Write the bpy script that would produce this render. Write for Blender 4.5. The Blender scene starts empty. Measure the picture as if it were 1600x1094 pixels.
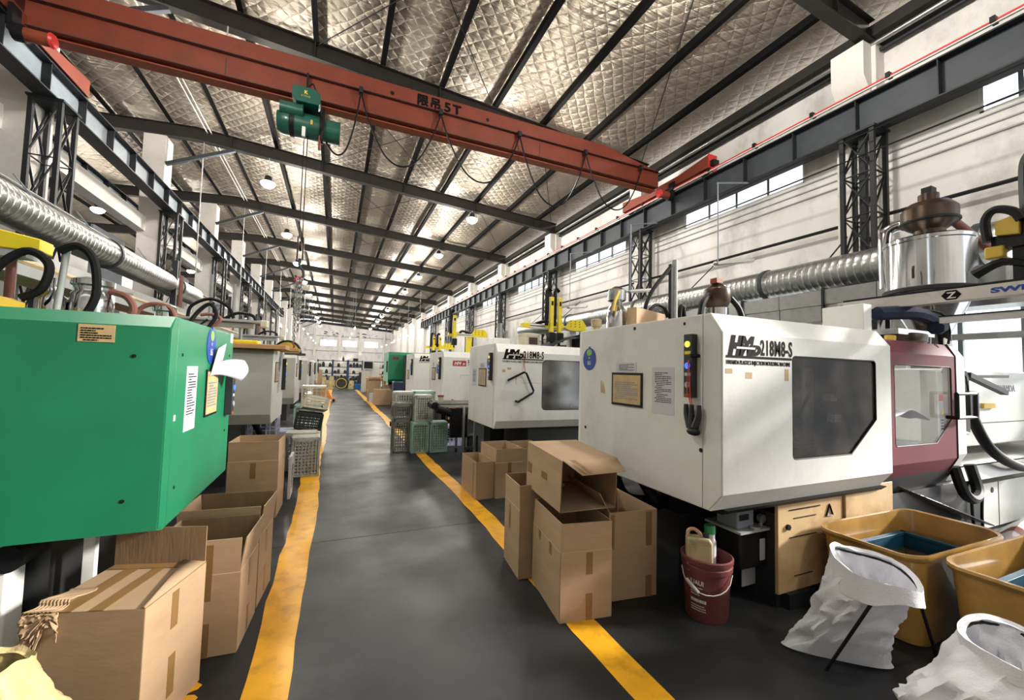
import bpy, bmesh, math, random
from mathutils import Vector, Matrix, noise
from mathutils.geometry import tessellate_polygon
S = bpy.context.scene
C = S.collection
rnd = random.Random(7)
PI = math.pi
# ------------------------------------------------------------------ camera, sky, sun, exposure
cd = bpy.data.cameras.new('camera'); cam = bpy.data.objects.new('camera', cd); C.objects.link(cam)
yaw, pitch, roll = 0.405940, 0.0511516, 0.0258120
cy, sy, cp, sp = math.cos(yaw), math.sin(yaw), math.cos(pitch), math.sin(pitch)
fw = Vector((sy*cp, cy*cp, sp)); rt0 = Vector((cy, -sy, 0)); up0 = rt0.cross(fw)
rt = math.cos(roll)*rt0 + math.sin(roll)*up0; up = -math.sin(roll)*rt0 + math.cos(roll)*up0
m = Matrix((rt, up, -fw)).transposed().to_4x4(); m.translation = (0, 0, 1.6)
cam.matrix_world = m
cd.sensor_width = 36; cd.lens = 640.19/1600*36; cd.clip_start = .05; cd.clip_end = 300
S.camera = cam
S.view_settings.view_transform = 'Standard'; S.view_settings.look = 'None'
S.view_settings.gamma = 1; S.view_settings.use_curve_mapping = False
S.view_settings.exposure = 0.0
w = bpy.data.worlds.new('sky'); S.world = w; w.use_nodes = True
bg = w.node_tree.nodes['Background']; bg.inputs[0].default_value = (.93, .97, 1, 1); bg.inputs[1].default_value = 1.9
sd = bpy.data.lights.new('sun', 'SUN'); sd.energy = 8.0; sd.angle = math.radians(6); sd.color = (1, .95, .88)
so = bpy.data.objects.new('sun', sd); C.objects.link(so)
so.rotation_euler = Vector((-.88, .33, -.36)).to_track_quat('-Z', 'Y').to_euler()
LAMP_W = 560

# ------------------------------------------------------------------ materials
MATS = {}
def srgb(c):
    c = c.lstrip('#'); v = [int(c[i:i+2], 16)/255 for i in (0, 2, 4)]
    return tuple((x/12.92 if x <= .04045 else ((x+.055)/1.055)**2.4) for x in v)
def mat(name, col, rough=.5, metal=0., var=.12, scale=6., bump=0., bscale=30., dirt=None, dirt_amt=.5, dirt_scale=2., stretch=(1, 1, 1), coat=0., emit=None, alpha=None, spec=.5):
    if name in MATS: return MATS[name]
    M = bpy.data.materials.new(name); M.use_nodes = True; nt = M.node_tree; N = nt.nodes; L = nt.links
    b = N['Principled BSDF']; MATS[name] = M
    c = srgb(col) if isinstance(col, str) else col
    b.inputs['Roughness'].default_value = rough; b.inputs['Metallic'].default_value = metal
    b.inputs['Coat Weight'].default_value = coat; b.inputs['Specular IOR Level'].default_value = spec
    tc = N.new('ShaderNodeTexCoord'); mp = N.new('ShaderNodeMapping'); mp.inputs['Scale'].default_value = stretch
    L.new(tc.outputs['Object'], mp.inputs[0])
    nz = N.new('ShaderNodeTexNoise'); nz.inputs['Scale'].default_value = scale; nz.inputs['Detail'].default_value = 5
    L.new(mp.outputs[0], nz.inputs['Vector'])
    rp = N.new('ShaderNodeValToRGB'); L.new(nz.outputs['Fac'], rp.inputs[0])
    rp.color_ramp.elements[0].position = .3; rp.color_ramp.elements[1].position = .72
    rp.color_ramp.elements[0].color = (*[x*(1-var) for x in c], 1); rp.color_ramp.elements[1].color = (*[min(1, x*(1+var)) for x in c], 1)
    out = rp.outputs[0]
    if dirt:
        n2 = N.new('ShaderNodeTexNoise'); n2.inputs['Scale'].default_value = dirt_scale; n2.inputs['Detail'].default_value = 9; n2.inputs['Roughness'].default_value = .65
        L.new(mp.outputs[0], n2.inputs['Vector'])
        r2 = N.new('ShaderNodeValToRGB'); r2.color_ramp.elements[0].position = .5; r2.color_ramp.elements[1].position = .75
        r2.color_ramp.elements[0].color = (0, 0, 0, 1); r2.color_ramp.elements[1].color = (dirt_amt,)*3 + (1,)
        L.new(n2.outputs['Fac'], r2.inputs[0])
        mx = N.new('ShaderNodeMix'); mx.data_type = 'RGBA'; L.new(r2.outputs[0], mx.inputs[0]); L.new(out, mx.inputs[6])
        d = srgb(dirt) if isinstance(dirt, str) else dirt
        mx.inputs[7].default_value = (*d, 1); out = mx.outputs[2]
    L.new(out, b.inputs['Base Color'])
    if bump:
        n3 = N.new('ShaderNodeTexNoise'); n3.inputs['Scale'].default_value = bscale; n3.inputs['Detail'].default_value = 4
        L.new(mp.outputs[0], n3.inputs['Vector'])
        bp = N.new('ShaderNodeBump'); bp.inputs['Strength'].default_value = bump; bp.inputs['Distance'].default_value = .02
        L.new(n3.outputs['Fac'], bp.inputs['Height']); L.new(bp.outputs[0], b.inputs['Normal'])
    if emit:
        b.inputs['Emission Color'].default_value = (*c, 1); b.inputs['Emission Strength'].default_value = emit
    if alpha is not None: b.inputs['Alpha'].default_value = alpha
    return M
def glass(name, tint, trans=.8, rough=.05, dirty=.0, film=(.32, .3, .28)):
    if name in MATS: return MATS[name]
    M = bpy.data.materials.new(name); M.use_nodes = True; nt = M.node_tree; N = nt.nodes; L = nt.links
    MATS[name] = M
    N.remove(N['Principled BSDF']); o = N['Material Output']
    t = N.new('ShaderNodeBsdfTransparent'); t.inputs[0].default_value = (*tint, 1)
    g = N.new('ShaderNodeBsdfGlossy'); g.inputs['Roughness'].default_value = rough
    d = N.new('ShaderNodeBsdfDiffuse'); d.inputs[0].default_value = (*film, 1)
    tc = N.new('ShaderNodeTexCoord'); nz = N.new('ShaderNodeTexNoise'); nz.inputs['Scale'].default_value = 3.5; nz.inputs['Detail'].default_value = 8
    L.new(tc.outputs['Object'], nz.inputs['Vector'])
    mr = N.new('ShaderNodeMapRange'); mr.inputs[1].default_value = .35; mr.inputs[2].default_value = .75; mr.inputs[3].default_value = 0; mr.inputs[4].default_value = dirty
    L.new(nz.outputs['Fac'], mr.inputs[0])
    m1 = N.new('ShaderNodeMixShader'); L.new(mr.outputs[0], m1.inputs[0]); L.new(t.outputs[0], m1.inputs[1]); L.new(d.outputs[0], m1.inputs[2])
    m2 = N.new('ShaderNodeMixShader'); m2.inputs[0].default_value = 1-trans; L.new(m1.outputs[0], m2.inputs[1]); L.new(g.outputs[0], m2.inputs[2])
    L.new(m2.outputs[0], o.inputs[0])
    return M

card = mat('cardboard', '#ab8f70', .8, var=.08, scale=3, bump=.05, bscale=14, stretch=(1, 1, 3), dirt='#8d6c4b', dirt_amt=.35)
card_in = mat('cardboard_inner', '#846a50', .85, var=.1, scale=4, bump=.07, bscale=24, stretch=(4, 4, .5))
tape = mat('brown_tape', '#86663f', .35, var=.1, scale=8)
white_m = mat('white_machine_paint', '#e4e5e0', .42, var=.04, scale=3, dirt='#a9a596', dirt_amt=.35, dirt_scale=3, bump=.04, bscale=60)
grey_m = mat('grey_machine_paint', '#d4d4ce', .45, var=.05, scale=3, dirt='#969488', dirt_amt=.5, dirt_scale=1.6)
left_m = mat('beige_grey_machine_paint', '#bdbdb2', .45, var=.05, scale=3, dirt='#8f8d80', dirt_amt=.4)
green_m = mat('green_machine_paint', '#19744f', .38, var=.10, scale=2.2, dirt='#105c3f', dirt_amt=.5, dirt_scale=1.4)
red_m = mat('dark_red_machine_paint', '#6b1d2d', .55, var=.1, scale=3, dirt='#511b25', dirt_amt=.5, spec=.25)
black_m = mat('black_paint', '#161719', .5, var=.2, spec=.25)
black_r = mat('black_rubber', '#0e0e10', .55, var=.2, spec=.25)
steel_d = mat('dark_painted_steel', '#222427', .55, var=.15, scale=4, spec=.3)
steel_g = mat('grey_painted_steel', '#3c4045', .55, var=.12, scale=4, spec=.3)
steel_l = mat('light_blue_grey_steel', '#7d868e', .5, var=.1, scale=4)
steel_w = mat('pale_painted_steel', '#a3a5a4', .5, var=.1)
roof_st = mat('roof_beam_steel', '#2b2926', .6, var=.15, scale=3, spec=.25)
purl_st = mat('purlin_steel', '#0b0b0b', .75, var=.2, scale=3, spec=.1)
crane_o = mat('orange_red_crane_paint', '#7a3421', .6, var=.12, scale=2.5, dirt='#602a1c', dirt_amt=.5, dirt_scale=1.5)
crane_d = mat('orange_crane_paint', '#8a4024', .55, var=.1, scale=2)
crane_red = mat('bright_red_paint', '#cf2f2c', .4, var=.1)
hoist_g = mat('dark_green_hoist_paint', '#155446', .35, var=.15, scale=5, coat=.3)
chrome = mat('polished_steel', '#c9cacb', .12, 1, var=.05)
galv = mat('galvanised_steel', '#a9aaa8', .3, .9, var=.12, scale=9)
alu = mat('brushed_aluminium', '#c3c3bf', .35, .8, var=.06)
brownm = mat('tarnished_steel', '#4a3d34', .35, .8, var=.25, scale=6)
yellow_p = mat('yellow_robot_paint', '#e6cf1e', .4, var=.06)
yellow_d = mat('ochre_yellow_paint', '#c9a93a', .45, var=.1)
paper = mat('white_paper', '#bfbfc4', .8, var=.03)
paper_y = mat('yellowed_paper', '#b99f72', .6, var=.15, scale=8)
ink = mat('black_ink', '#141213', .7, var=.05, spec=.12)
inkw = mat('white_ink', '#e4e0da', .6, var=.03)
blue_s = mat('blue_sign', '#1d3f96', .4, var=.05)
lime = mat('lime_print', '#7fb53c', .5, var=.05)
wood = mat('pale_plywood', '#b98d5f', .7, var=.15, scale=4, stretch=(1, 8, 8), bump=.1)
teal_p = mat('teal_plastic', '#9cb9ae', .45, var=.08)
cream_p = mat('cream_plastic', '#cfc9b4', .5, var=.08, dirt='#7a735f', dirt_amt=.5, dirt_scale=5)
greyc_p = mat('grimy_grey_plastic', '#6f6f66', .55, var=.15, dirt='#33342f', dirt_amt=.7, dirt_scale=5)
palec_p = mat('pale_grimy_plastic', '#b6b8ac', .5, var=.1, dirt='#4b4d45', dirt_amt=.8, dirt_scale=4)
dark_p = mat('charcoal_plastic', '#27282a', .5, var=.15)
lav_p = mat('lavender_plastic', '#b9bdd6', .5, var=.06)
bluep = mat('blue_plastic', '#1565a8', .45, var=.08)
sack_w = mat('white_woven_sack', '#dcdce2', .6, var=.05, scale=8, bump=.2, bscale=120)
sack_c = mat('cream_woven_sack', '#b9a878', .6, var=.08, scale=8, bump=.2, bscale=120)
ochre_bin = mat('translucent_ochre_plastic', '#a07a3c', .32, var=.25, scale=4, dirt='#5f411c', dirt_amt=.8, dirt_scale=3, coat=.4)
wire_r = mat('red_cord', '#b4553f', .6)
maroon = mat('maroon_bucket_plastic', '#6f3d3d', .35, var=.06)
jerry_m = mat('dirty_beige_plastic', '#b5a680', .5, var=.15, dirt='#5e553c', dirt_amt=.7, dirt_scale=9)
rust_s = mat('rust_brown_hose', '#7a4a40', .5, var=.15)
yline = mat('yellow_floor_paint', '#e3a51c', .45, var=.12, scale=5, dirt='#6d5418', dirt_amt=.55, dirt_scale=6)
wall_m = mat('white_plaster', '#dcd9d5', .85, var=.06, scale=1.2, dirt='#8f8982', dirt_amt=.75, dirt_scale=1.1, bump=.3, bscale=3, stretch=(1, 1, .6))
column_m = mat('white_column_plaster', '#d5d1cb', .8, var=.05, scale=1.5, dirt='#aaa49b', dirt_amt=.4)
grey_pan = mat('grey_partition_paint', '#5d646b', .5, var=.08)
seam_m = mat('dark_seam', '#33332f', .7)
emit_w = mat('lamp_glow', (1, .97, .9), .5, emit=25)
tube_w = mat('tube_glow', (.93, .95, 1), .5, emit=25)
y_led = mat('yellow_indicator', (1, .9, .1), .4, emit=.8)
b_led = mat('blue_indicator', (.05, .15, 1), .4, emit=1.2)
w_led = mat('grey_indicator', '#9a9a9a', .4)
pane = glass('window_pane', (.97, .99, 1), .93)
dirty_glass = glass('dirty_machine_glass', (.6, .55, .5), .965, .1, .6, (.13, .108, .09))
clear_glass = glass('clear_machine_glass', (.94, .94, .95), .93, .05, .15)
grey_glass = glass('streaky_grey_glass', (.55, .57, .6), .8, .12, .7)

def floor_mat():
    M = mat('dark_grey_epoxy', '#262729', .32, var=.45, scale=.5, dirt='#4a4b4d', dirt_amt=.8, dirt_scale=.8, bump=.06, bscale=2.5)
    nt = M.node_tree; N = nt.nodes; L = nt.links; b = N['Principled BSDF']
    nz = N.new('ShaderNodeTexNoise'); nz.inputs['Scale'].default_value = 1.3; nz.inputs['Detail'].default_value = 7
    tc = N.new('ShaderNodeTexCoord'); L.new(tc.outputs['Object'], nz.inputs['Vector'])
    mr = N.new('ShaderNodeMapRange'); mr.inputs[1].default_value = .3; mr.inputs[2].default_value = .7; mr.inputs[3].default_value = .33; mr.inputs[4].default_value = .62; b.inputs['Specular IOR Level'].default_value = .28
    L.new(nz.outputs['Fac'], mr.inputs[0]); L.new(mr.outputs[0], b.inputs['Roughness'])
    return M
def foil_mat():
    M = bpy.data.materials.new('quilted_foil'); M.use_nodes = True; nt = M.node_tree; N = nt.nodes; L = nt.links; b = N['Principled BSDF']
    b.inputs['Base Color'].default_value = (.42, .36, .29, 1); b.inputs['Metallic'].default_value = .7; b.inputs['Roughness'].default_value = .38
    tc = N.new('ShaderNodeTexCoord')
    def wave(rotz, sc):
        mp = N.new('ShaderNodeMapping'); mp.inputs['Rotation'].default_value = (0, 0, rotz); L.new(tc.outputs['Object'], mp.inputs[0])
        n = N.new('ShaderNodeTexNoise'); n.inputs['Scale'].default_value = 1.5; L.new(mp.outputs[0], n.inputs['Vector'])
        ad = N.new('ShaderNodeMixRGB'); ad.blend_type = 'ADD'; ad.inputs[0].default_value = .12; L.new(mp.outputs[0], ad.inputs[1]); L.new(n.outputs['Color'], ad.inputs[2])
        wv = N.new('ShaderNodeTexWave'); wv.inputs['Scale'].default_value = sc; wv.wave_profile = 'SIN'; L.new(ad.outputs[0], wv.inputs['Vector'])
        p = N.new('ShaderNodeMath'); p.operation = 'POWER'; p.inputs[1].default_value = .3; L.new(wv.outputs['Fac'], p.inputs[0])
        return p.outputs[0]
    a, c = wave(.72, 1.25), wave(-.72, 1.25)
    mn = N.new('ShaderNodeMath'); mn.operation = 'MINIMUM'; L.new(a, mn.inputs[0]); L.new(c, mn.inputs[1])
    mp = N.new('ShaderNodeMapping'); mp.inputs['Scale'].default_value = (.5, 3.5, 1); L.new(tc.outputs['Object'], mp.inputs[0])
    n2 = N.new('ShaderNodeTexNoise'); n2.inputs['Scale'].default_value = 1.7; n2.inputs['Detail'].default_value = 7; n2.inputs['Roughness'].default_value = .6; n2.inputs['Distortion'].default_value = .6; L.new(mp.outputs[0], n2.inputs['Vector'])
    mu = N.new('ShaderNodeMath'); mu.operation = 'MULTIPLY_ADD'; L.new(n2.outputs['Fac'], mu.inputs[0]); mu.inputs[1].default_value = 6.5; L.new(mn.outputs[0], mu.inputs[2])
    bp = N.new('ShaderNodeBump'); bp.inputs['Strength'].default_value = .75; bp.inputs['Distance'].default_value = .055; L.new(mu.outputs[0], bp.inputs['Height']); L.new(bp.outputs[0], b.inputs['Normal'])
    return M
floor_m = floor_mat(); foil = foil_mat()

# ------------------------------------------------------------------ mesh helpers
class MB:
    def __init__(s): s.v = []; s.f = []
    def add(s, vs, fs):
        o = len(s.v); s.v += [tuple(p) for p in vs]; s.f += [tuple(i+o for i in f) for f in fs]; return s
    def box(s, x0, x1, y0, y1, z0, z1):
        x0, x1 = sorted((x0, x1)); y0, y1 = sorted((y0, y1)); z0, z1 = sorted((z0, z1))
        v = [(x0, y0, z0), (x1, y0, z0), (x1, y1, z0), (x0, y1, z0), (x0, y0, z1), (x1, y0, z1), (x1, y1, z1), (x0, y1, z1)]
        return s.add(v, [(0, 3, 2, 1), (4, 5, 6, 7), (0, 1, 5, 4), (1, 2, 6, 5), (2, 3, 7, 6), (3, 0, 4, 7)])
    def obox(s, c, sz, M=None):
        M = M or Matrix(); c = Vector(c); t = MB().box(-sz[0]/2, sz[0]/2, -sz[1]/2, sz[1]/2, -sz[2]/2, sz[2]/2)
        return s.add([c + M.to_3x3() @ Vector(p) for p in t.v], t.f)
    def bar(s, p0, p1, wx, wy, upv=(0, 0, 1)):
        p0, p1 = Vector(p0), Vector(p1); d = (p1-p0); l = d.length; d /= l; u = Vector(upv)
        if abs(d.dot(u)) > .99: u = Vector((0, 1, 0))
        x = d.cross(u).normalized(); y = x.cross(d)
        v = []
        for p in (p0, p1):
            for a, b in ((-1, -1), (1, -1), (1, 1), (-1, 1)): v.append(p + x*(a*wx/2) + y*(b*wy/2))
        return s.add(v, [(0, 1, 2, 3), (7, 6, 5, 4), (0, 4, 5, 1), (1, 5, 6, 2), (2, 6, 7, 3), (3, 7, 4, 0)])
    def prism(s, pts, ax, a0, a1):
        n = len(pts); f = {'x': lambda p, a: (a, p[0], p[1]), 'y': lambda p, a: (p[0], a, p[1]), 'z': lambda p, a: (p[0], p[1], a)}[ax]
        v = [f(p, a0) for p in pts] + [f(p, a1) for p in pts]
        return s.add(v, [tuple(range(n))[::-1], tuple(range(n, 2*n))] + [(i, (i+1) % n, n+(i+1) % n, n+i) for i in range(n)])
    def tube(s, pts, r, n=8, r1=None, smooth_n=0):
        pts = [Vector(p) for p in pts]
        if smooth_n:
            q = []; P = [pts[0]] + pts + [pts[-1]]
            for i in range(1, len(P)-2):
                for k in range(smooth_n):
                    t = k/smooth_n; a, b, c, d = P[i-1], P[i], P[i+1], P[i+2]
                    q.append(.5*((2*b) + (c-a)*t + (2*a-5*b+4*c-d)*t*t + (3*b-a-3*c+d)*t**3))
            q.append(pts[-1]); pts = q
        v = []; fr = None; L = len(pts)
        for i, p in enumerate(pts):
            d = (pts[min(i+1, L-1)] - pts[max(i-1, 0)]).normalized()
            if fr is None:
                u = Vector((0, 0, 1)) if abs(d.z) < .9 else Vector((1, 0, 0)); fr = d.cross(u).normalized()
            else: fr = (fr - d*fr.dot(d)).normalized()
            g = d.cross(fr); rr = r if r1 is None else r + (r1-r)*i/(L-1)
            v += [p + (fr*math.cos(2*PI*k/n) + g*math.sin(2*PI*k/n))*rr for k in range(n)]
        f = [(i*n+k, i*n+(k+1) % n, (i+1)*n+(k+1) % n, (i+1)*n+k) for i in range(L-1) for k in range(n)]
        f += [tuple(range(n))[::-1], tuple((L-1)*n+k for k in range(n))]
        return s.add(v, f)
    def cyl(s, p0, p1, r0, r1=None, n=20): return s.tube([p0, p1], r0, n, r1)
    def lathe(s, prof, c=(0, 0, 0), n=32, sx=1, sy=1, cap=True):
        v = []; L = len(prof)
        for r, z in prof: v += [(c[0]+sx*r*math.cos(2*PI*k/n), c[1]+sy*r*math.sin(2*PI*k/n), c[2]+z) for k in range(n)]
        f = [(i*n+k, i*n+(k+1) % n, (i+1)*n+(k+1) % n, (i+1)*n+k) for i in range(L-1) for k in range(n)]
        if cap: f += [tuple(range(n))[::-1], tuple((L-1)*n+k for k in range(n))]
        return s.add(v, f)
    def sph(s, c, r, n=14, m=8):
        r = r if isinstance(r, tuple) else (r, r, r)
        pr = [(max(1e-4, math.sin(PI*i/m)), -math.cos(PI*i/m)) for i in range(m+1)]
        v = []
        for a, z in pr: v += [(c[0]+r[0]*a*math.cos(2*PI*k/n), c[1]+r[1]*a*math.sin(2*PI*k/n), c[2]+r[2]*z) for k in range(n)]
        return s.add(v, [(i*n+k, i*n+(k+1) % n, (i+1)*n+(k+1) % n, (i+1)*n+k) for i in range(m) for k in range(n)])
    def holed(s, outer, hole, f3):
        tris = tessellate_polygon([[Vector((*p, 0)) for p in outer], [Vector((*p, 0)) for p in hole]])
        return s.add([f3(p) for p in list(outer)+list(hole)], tris)
    def grid(s, fn, nu, nv, closed=False):
        v = [fn(i/nu, j/nv) for j in range(nv+1) for i in range(nu + (0 if closed else 1))]
        W = nu if closed else nu+1
        f = [(j*W+i, j*W+(i+1) % W, (j+1)*W+(i+1) % W, (j+1)*W+i) for j in range(nv) for i in range(nu)]
        return s.add(v, f)
OFF = {}
def obj(name, mb, material, parent=None, bev=0, solid=0, sub=0, kind=None, label=None):
    off = OFF.get(parent.name, Vector()) if parent else Vector()
    me = bpy.data.meshes.new(name)
    me.from_pydata([tuple(Vector(p)-off) for p in mb.v], [], mb.f)
    bm = bmesh.new(); bm.from_mesh(me); bmesh.ops.recalc_face_normals(bm, faces=bm.faces); bm.to_mesh(me); bm.free()
    me.polygons.foreach_set('use_smooth', [True]*len(me.polygons)); me.set_sharp_from_angle(angle=math.radians(38))
    me.materials.append(material)
    o = bpy.data.objects.new(name, me); C.objects.link(o)
    if parent: o.parent = parent
    OFF[o.name] = off
    if solid:
        md = o.modifiers.new('solid', 'SOLIDIFY'); md.thickness = solid; md.offset = 0
    if bev:
        md = o.modifiers.new('bevel', 'BEVEL'); md.width = bev; md.segments = 2; md.limit_method = 'ANGLE'; md.angle_limit = math.radians(50)
    if sub:
        md = o.modifiers.new('sub', 'SUBSURF'); md.levels = sub; md.render_levels = sub
    if kind: o['kind'] = kind
    if label: o['label'] = label
    return o
def tag(o, label, cat, group=None):
    o['label'] = label; o['category'] = cat
    if group: o['group'] = group
    return o
def thing(name, label, cat, loc=(0, 0, 0), group=None):
    o = bpy.data.objects.new(name, None); o.empty_display_size = .1; C.objects.link(o); o.location = loc
    OFF[o.name] = Vector(loc); return tag(o, label, cat, group)
def struct(name, mb, material, **k):
    o = obj(name, mb, material, **k); o['kind'] = 'structure'; return o
def dup(root, loc, label=None, rz=0):
    def cp(o, par):
        c = o.copy(); C.objects.link(c)
        if par: c.parent = par
        for ch in kids.get(o.name, []): cp(ch, c)
        return c
    kids = {}
    for o in root.children_recursive: kids.setdefault(o.parent.name, []).append(o)
    r = cp(root, None); r.location = loc; r.rotation_euler = (root.rotation_euler[0], root.rotation_euler[1], rz)
    if label: r['label'] = label
    return r
def share(name, proto, parent, loc=None, rot=None, scale=None):
    o = bpy.data.objects.new(name, proto); C.objects.link(o); o.parent = parent
    if loc: o.location = loc
    if rot: o.rotation_euler = rot
    if scale: o.scale = scale
    return o
def text(name, body, size, org, right, upv, material, parent, shear=0, bold=0, sx=1, align='LEFT', ext=.0015, space=1, smear=0):
    cu = bpy.data.curves.new('t', 'FONT'); cu.body = body; cu.size = size; cu.shear = shear; cu.offset = bold; cu.extrude = ext; cu.align_x = align; cu.space_character = space; cu.resolution_u = 3
    t = bpy.data.objects.new('t', cu); C.objects.link(t); bpy.context.view_layer.update()
    dg = bpy.context.evaluated_depsgraph_get(); me = bpy.data.meshes.new_from_object(t.evaluated_get(dg))
    bpy.data.objects.remove(t); bpy.data.curves.remove(cu)
    r = Vector(right).normalized(); u = Vector(upv).normalized(); nrm = r.cross(u); off = OFF.get(parent.name, Vector())
    if smear:
        V = [v.co.copy() for v in me.vertices]; F = [tuple(p.vertices) for p in me.polygons]; NV = []; NF = []
        for i, (a, b) in enumerate(((0, 0), (1, 0), (-1, 0), (0, 1), (0, -1), (.7, .7), (-.7, -.7))):
            o_ = len(NV); NV += [c+Vector((a*smear, b*smear, .0001*i)) for c in V]; NF += [tuple(j+o_ for j in f) for f in F]
        me = bpy.data.meshes.new(name); me.from_pydata(NV, [], NF)
    for v in me.vertices: v.co = Vector(org) - off + r*(v.co.x*sx) + u*v.co.y + nrm*v.co.z
    me.materials.clear(); me.materials.append(material); me.name = name
    o = bpy.data.objects.new(name, me); C.objects.link(o); o.parent = parent; OFF[o.name] = off
    return o
def lines(name, org, right, upv, wd, ht, rows, material, parent, seed=1, gap=.55):
    """rows of tiny printed dashes on a sheet"""
    q = random.Random(seed); r = Vector(right).normalized(); u = Vector(upv).normalized(); nn = r.cross(u); mb = MB(); h = ht/rows
    for i in range(rows):
        x = 0 if q.random() < .8 else wd*.1
        end = wd*(1 if q.random() < .6 else q.uniform(.4, .9))
        while x < end:
            l = q.uniform(.04, .16)*wd; l = min(l, end-x)
            p = Vector(org) + r*x + u*(ht-(i+1)*h) + nn*.0012
            mb.add([p, p+r*l, p+r*l+u*h*gap, p+u*h*gap], [(0, 1, 2, 3)]); x += l + wd*.02
    return obj(name, mb, material, parent)
def sheet(org, right, upv, wd, ht, th=.002):
    r = Vector(right).normalized(); u = Vector(upv).normalized(); n = r.cross(u); o = Vector(org)
    a = [o, o+r*wd, o+r*wd+u*ht, o+u*ht]
    return MB().add(a+[p+n*th for p in a], [(3, 2, 1, 0), (4, 5, 6, 7), (0, 1, 5, 4), (1, 2, 6, 5), (2, 3, 7, 6), (3, 0, 4, 7)])
ORD = ['nearest', 'second nearest', 'third nearest', 'fourth nearest', 'fifth nearest', 'sixth nearest', 'seventh nearest', 'eighth nearest', 'ninth nearest', 'tenth nearest', 'eleventh nearest', 'twelfth nearest', 'thirteenth nearest']
FR = [4.3+6.1*k for k in range(-1, 13)]          # frames along the hall, FR[0] is behind the camera
XW, XC, XG_R, XG_L, YE = 9.4, -5.66, 8.9, -5.1, 78.0
def rb(x):                                        # underside of the rafters
    return 9.03 - .0715*abs(x+4.6)

# ================================================================== THE HALL
floor = struct('floor', MB().box(-13.2, XW+.3, -12, YE+.3, -.12, 0), floor_m)
def stripe(x0, x1, y0, y1, seed, jit=.012, step=.25):
    q = random.Random(seed); L = []; R = []; y = y0
    while y < y1+step:
        t = min(y, y1); w = .02*math.sin(t*1.3+seed)
        L.append((x0(t)+w+q.uniform(-jit, jit), t)); R.append((x1(t)+w+q.uniform(-jit, jit), t)); y += step
    n = len(L); v = [(a, b, z) for z in (0, .002) for a, b in L+R[::-1]]
    k = 2*n; f = [(i, i+1, k-2-i, k-1-i) for i in range(n-1)]; f = [tuple(j+k for j in q4) for q4 in f]
    f += [(i, (i+1) % k, k+(i+1) % k, k+i) for i in range(k)]
    return MB().add(v, f)
obj('painted_line', stripe(lambda y: -.30-.012*min(y, 7)+(.02 if y > 12 else 0), lambda y: -.115-.003*y*(y < 8)-.02*(y >= 8)*max(0, 1-(y-8)/20), -3, 31, 1), yline, floor)
obj('painted_line', stripe(lambda y: 1.42+.009*min(y, 6)-.006*max(0, y-6), lambda y: 1.60+.012*min(y, 6)-.006*max(0, y-6), -3, 31, 2), yline, floor)
q = random.Random(3)
for i in range(9):
    y = 1.95+i*.075+q.uniform(-.02, .02); x = -.50-.01*i+q.uniform(-.012, .012)
    pts = [(x+(.03+.018*q.random())*math.cos(a)*1.1, y+(.026+.02*q.random())*math.sin(a)) for a in [k*PI/4 for k in range(8)]]
    obj('worn_line_flake', MB().prism(pts, 'z', 0, .0018), yline, floor)
for y in (4.18, 10.3, 16.5, 22.6): obj('floor_joint', MB().box(-.7, 2.2, y-.004, y+.004, 0, .0012), black_m, floor)

# right wall with real openings
mb = MB(); Z1 = 8.5; YD = 1.2        # wall cut short out of view, unseen gap added to let sun and sky in
HOLES = []
for k in range(len(FR)-1):
    a, b = FR[k], FR[k+1]; c = (a+b)/2
    hs = [(5.95, 6.68)] + ([(1.45, 2.95)] if k in (0, 1) else [])
    HOLES += [(max(YD, c-1.7), 3.95 if (k == 0 and z0 < 4) else c+1.7, z0, z1) for z0, z1 in hs]
    if k == 0:
        d_ = YD; mb.box(XW, XW+.25, d_, b, 0, 1.45); mb.box(XW, XW+.25, 3.95, b, 1.45, 2.95); mb.box(XW, XW+.25, d_, b, 2.95, 5.95); mb.box(XW, XW+.25, c+1.7, b, 5.95, 6.68); mb.box(XW, XW+.25, d_, b, 6.68, Z1)
        continue
    mb.box(XW, XW+.25, a, c-1.7, 0, Z1); mb.box(XW, XW+.25, c+1.7, b, 0, Z1)
    z = 0
    for z0, z1 in sorted(hs): mb.box(XW, XW+.25, c-1.7, c+1.7, z, z0); z = z1
    mb.box(XW, XW+.25, c-1.7, c+1.7, z, Z1)
wall_r = struct('wall_right', mb, wall_m)
for k, y in enumerate(FR[1:]):
    obj('pilaster', MB().box(9.12, XW, y-.12, y+.55, 0, 8.0), column_m, wall_r)
    obj('pilaster_head', MB().prism([(8.86, 7.35), (9.12, 7.0), (9.4, 7.0), (9.4, 8.0), (8.86, 8.0)], 'y', y-.05, y+.5), column_m, wall_r)
for z in (5.55, 5.72, 5.88, 6.04): obj('wall_shadow_strip', MB().box(XW-.03, XW, YD, 42, z-.012, z+.012), steel_w, wall_r)  # thin raised strips standing in for shadow lines on the wall
obj('eave_gutter', MB().prism([(9.4, 8.02), (9.05, 8.1), (9.05, 8.32), (9.4, 8.32)], 'y', FR[0], YE), roof_st, wall_r)
obj('eave_pipe', MB().cyl((9.15, FR[0], 8.0), (9.15, YE, 8.0), .05), galv, wall_r)
obj('eave_pipe', MB().cyl((9.28, FR[0], 7.9), (9.28, YE, 7.9), .04), steel_d, wall_r)
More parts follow.
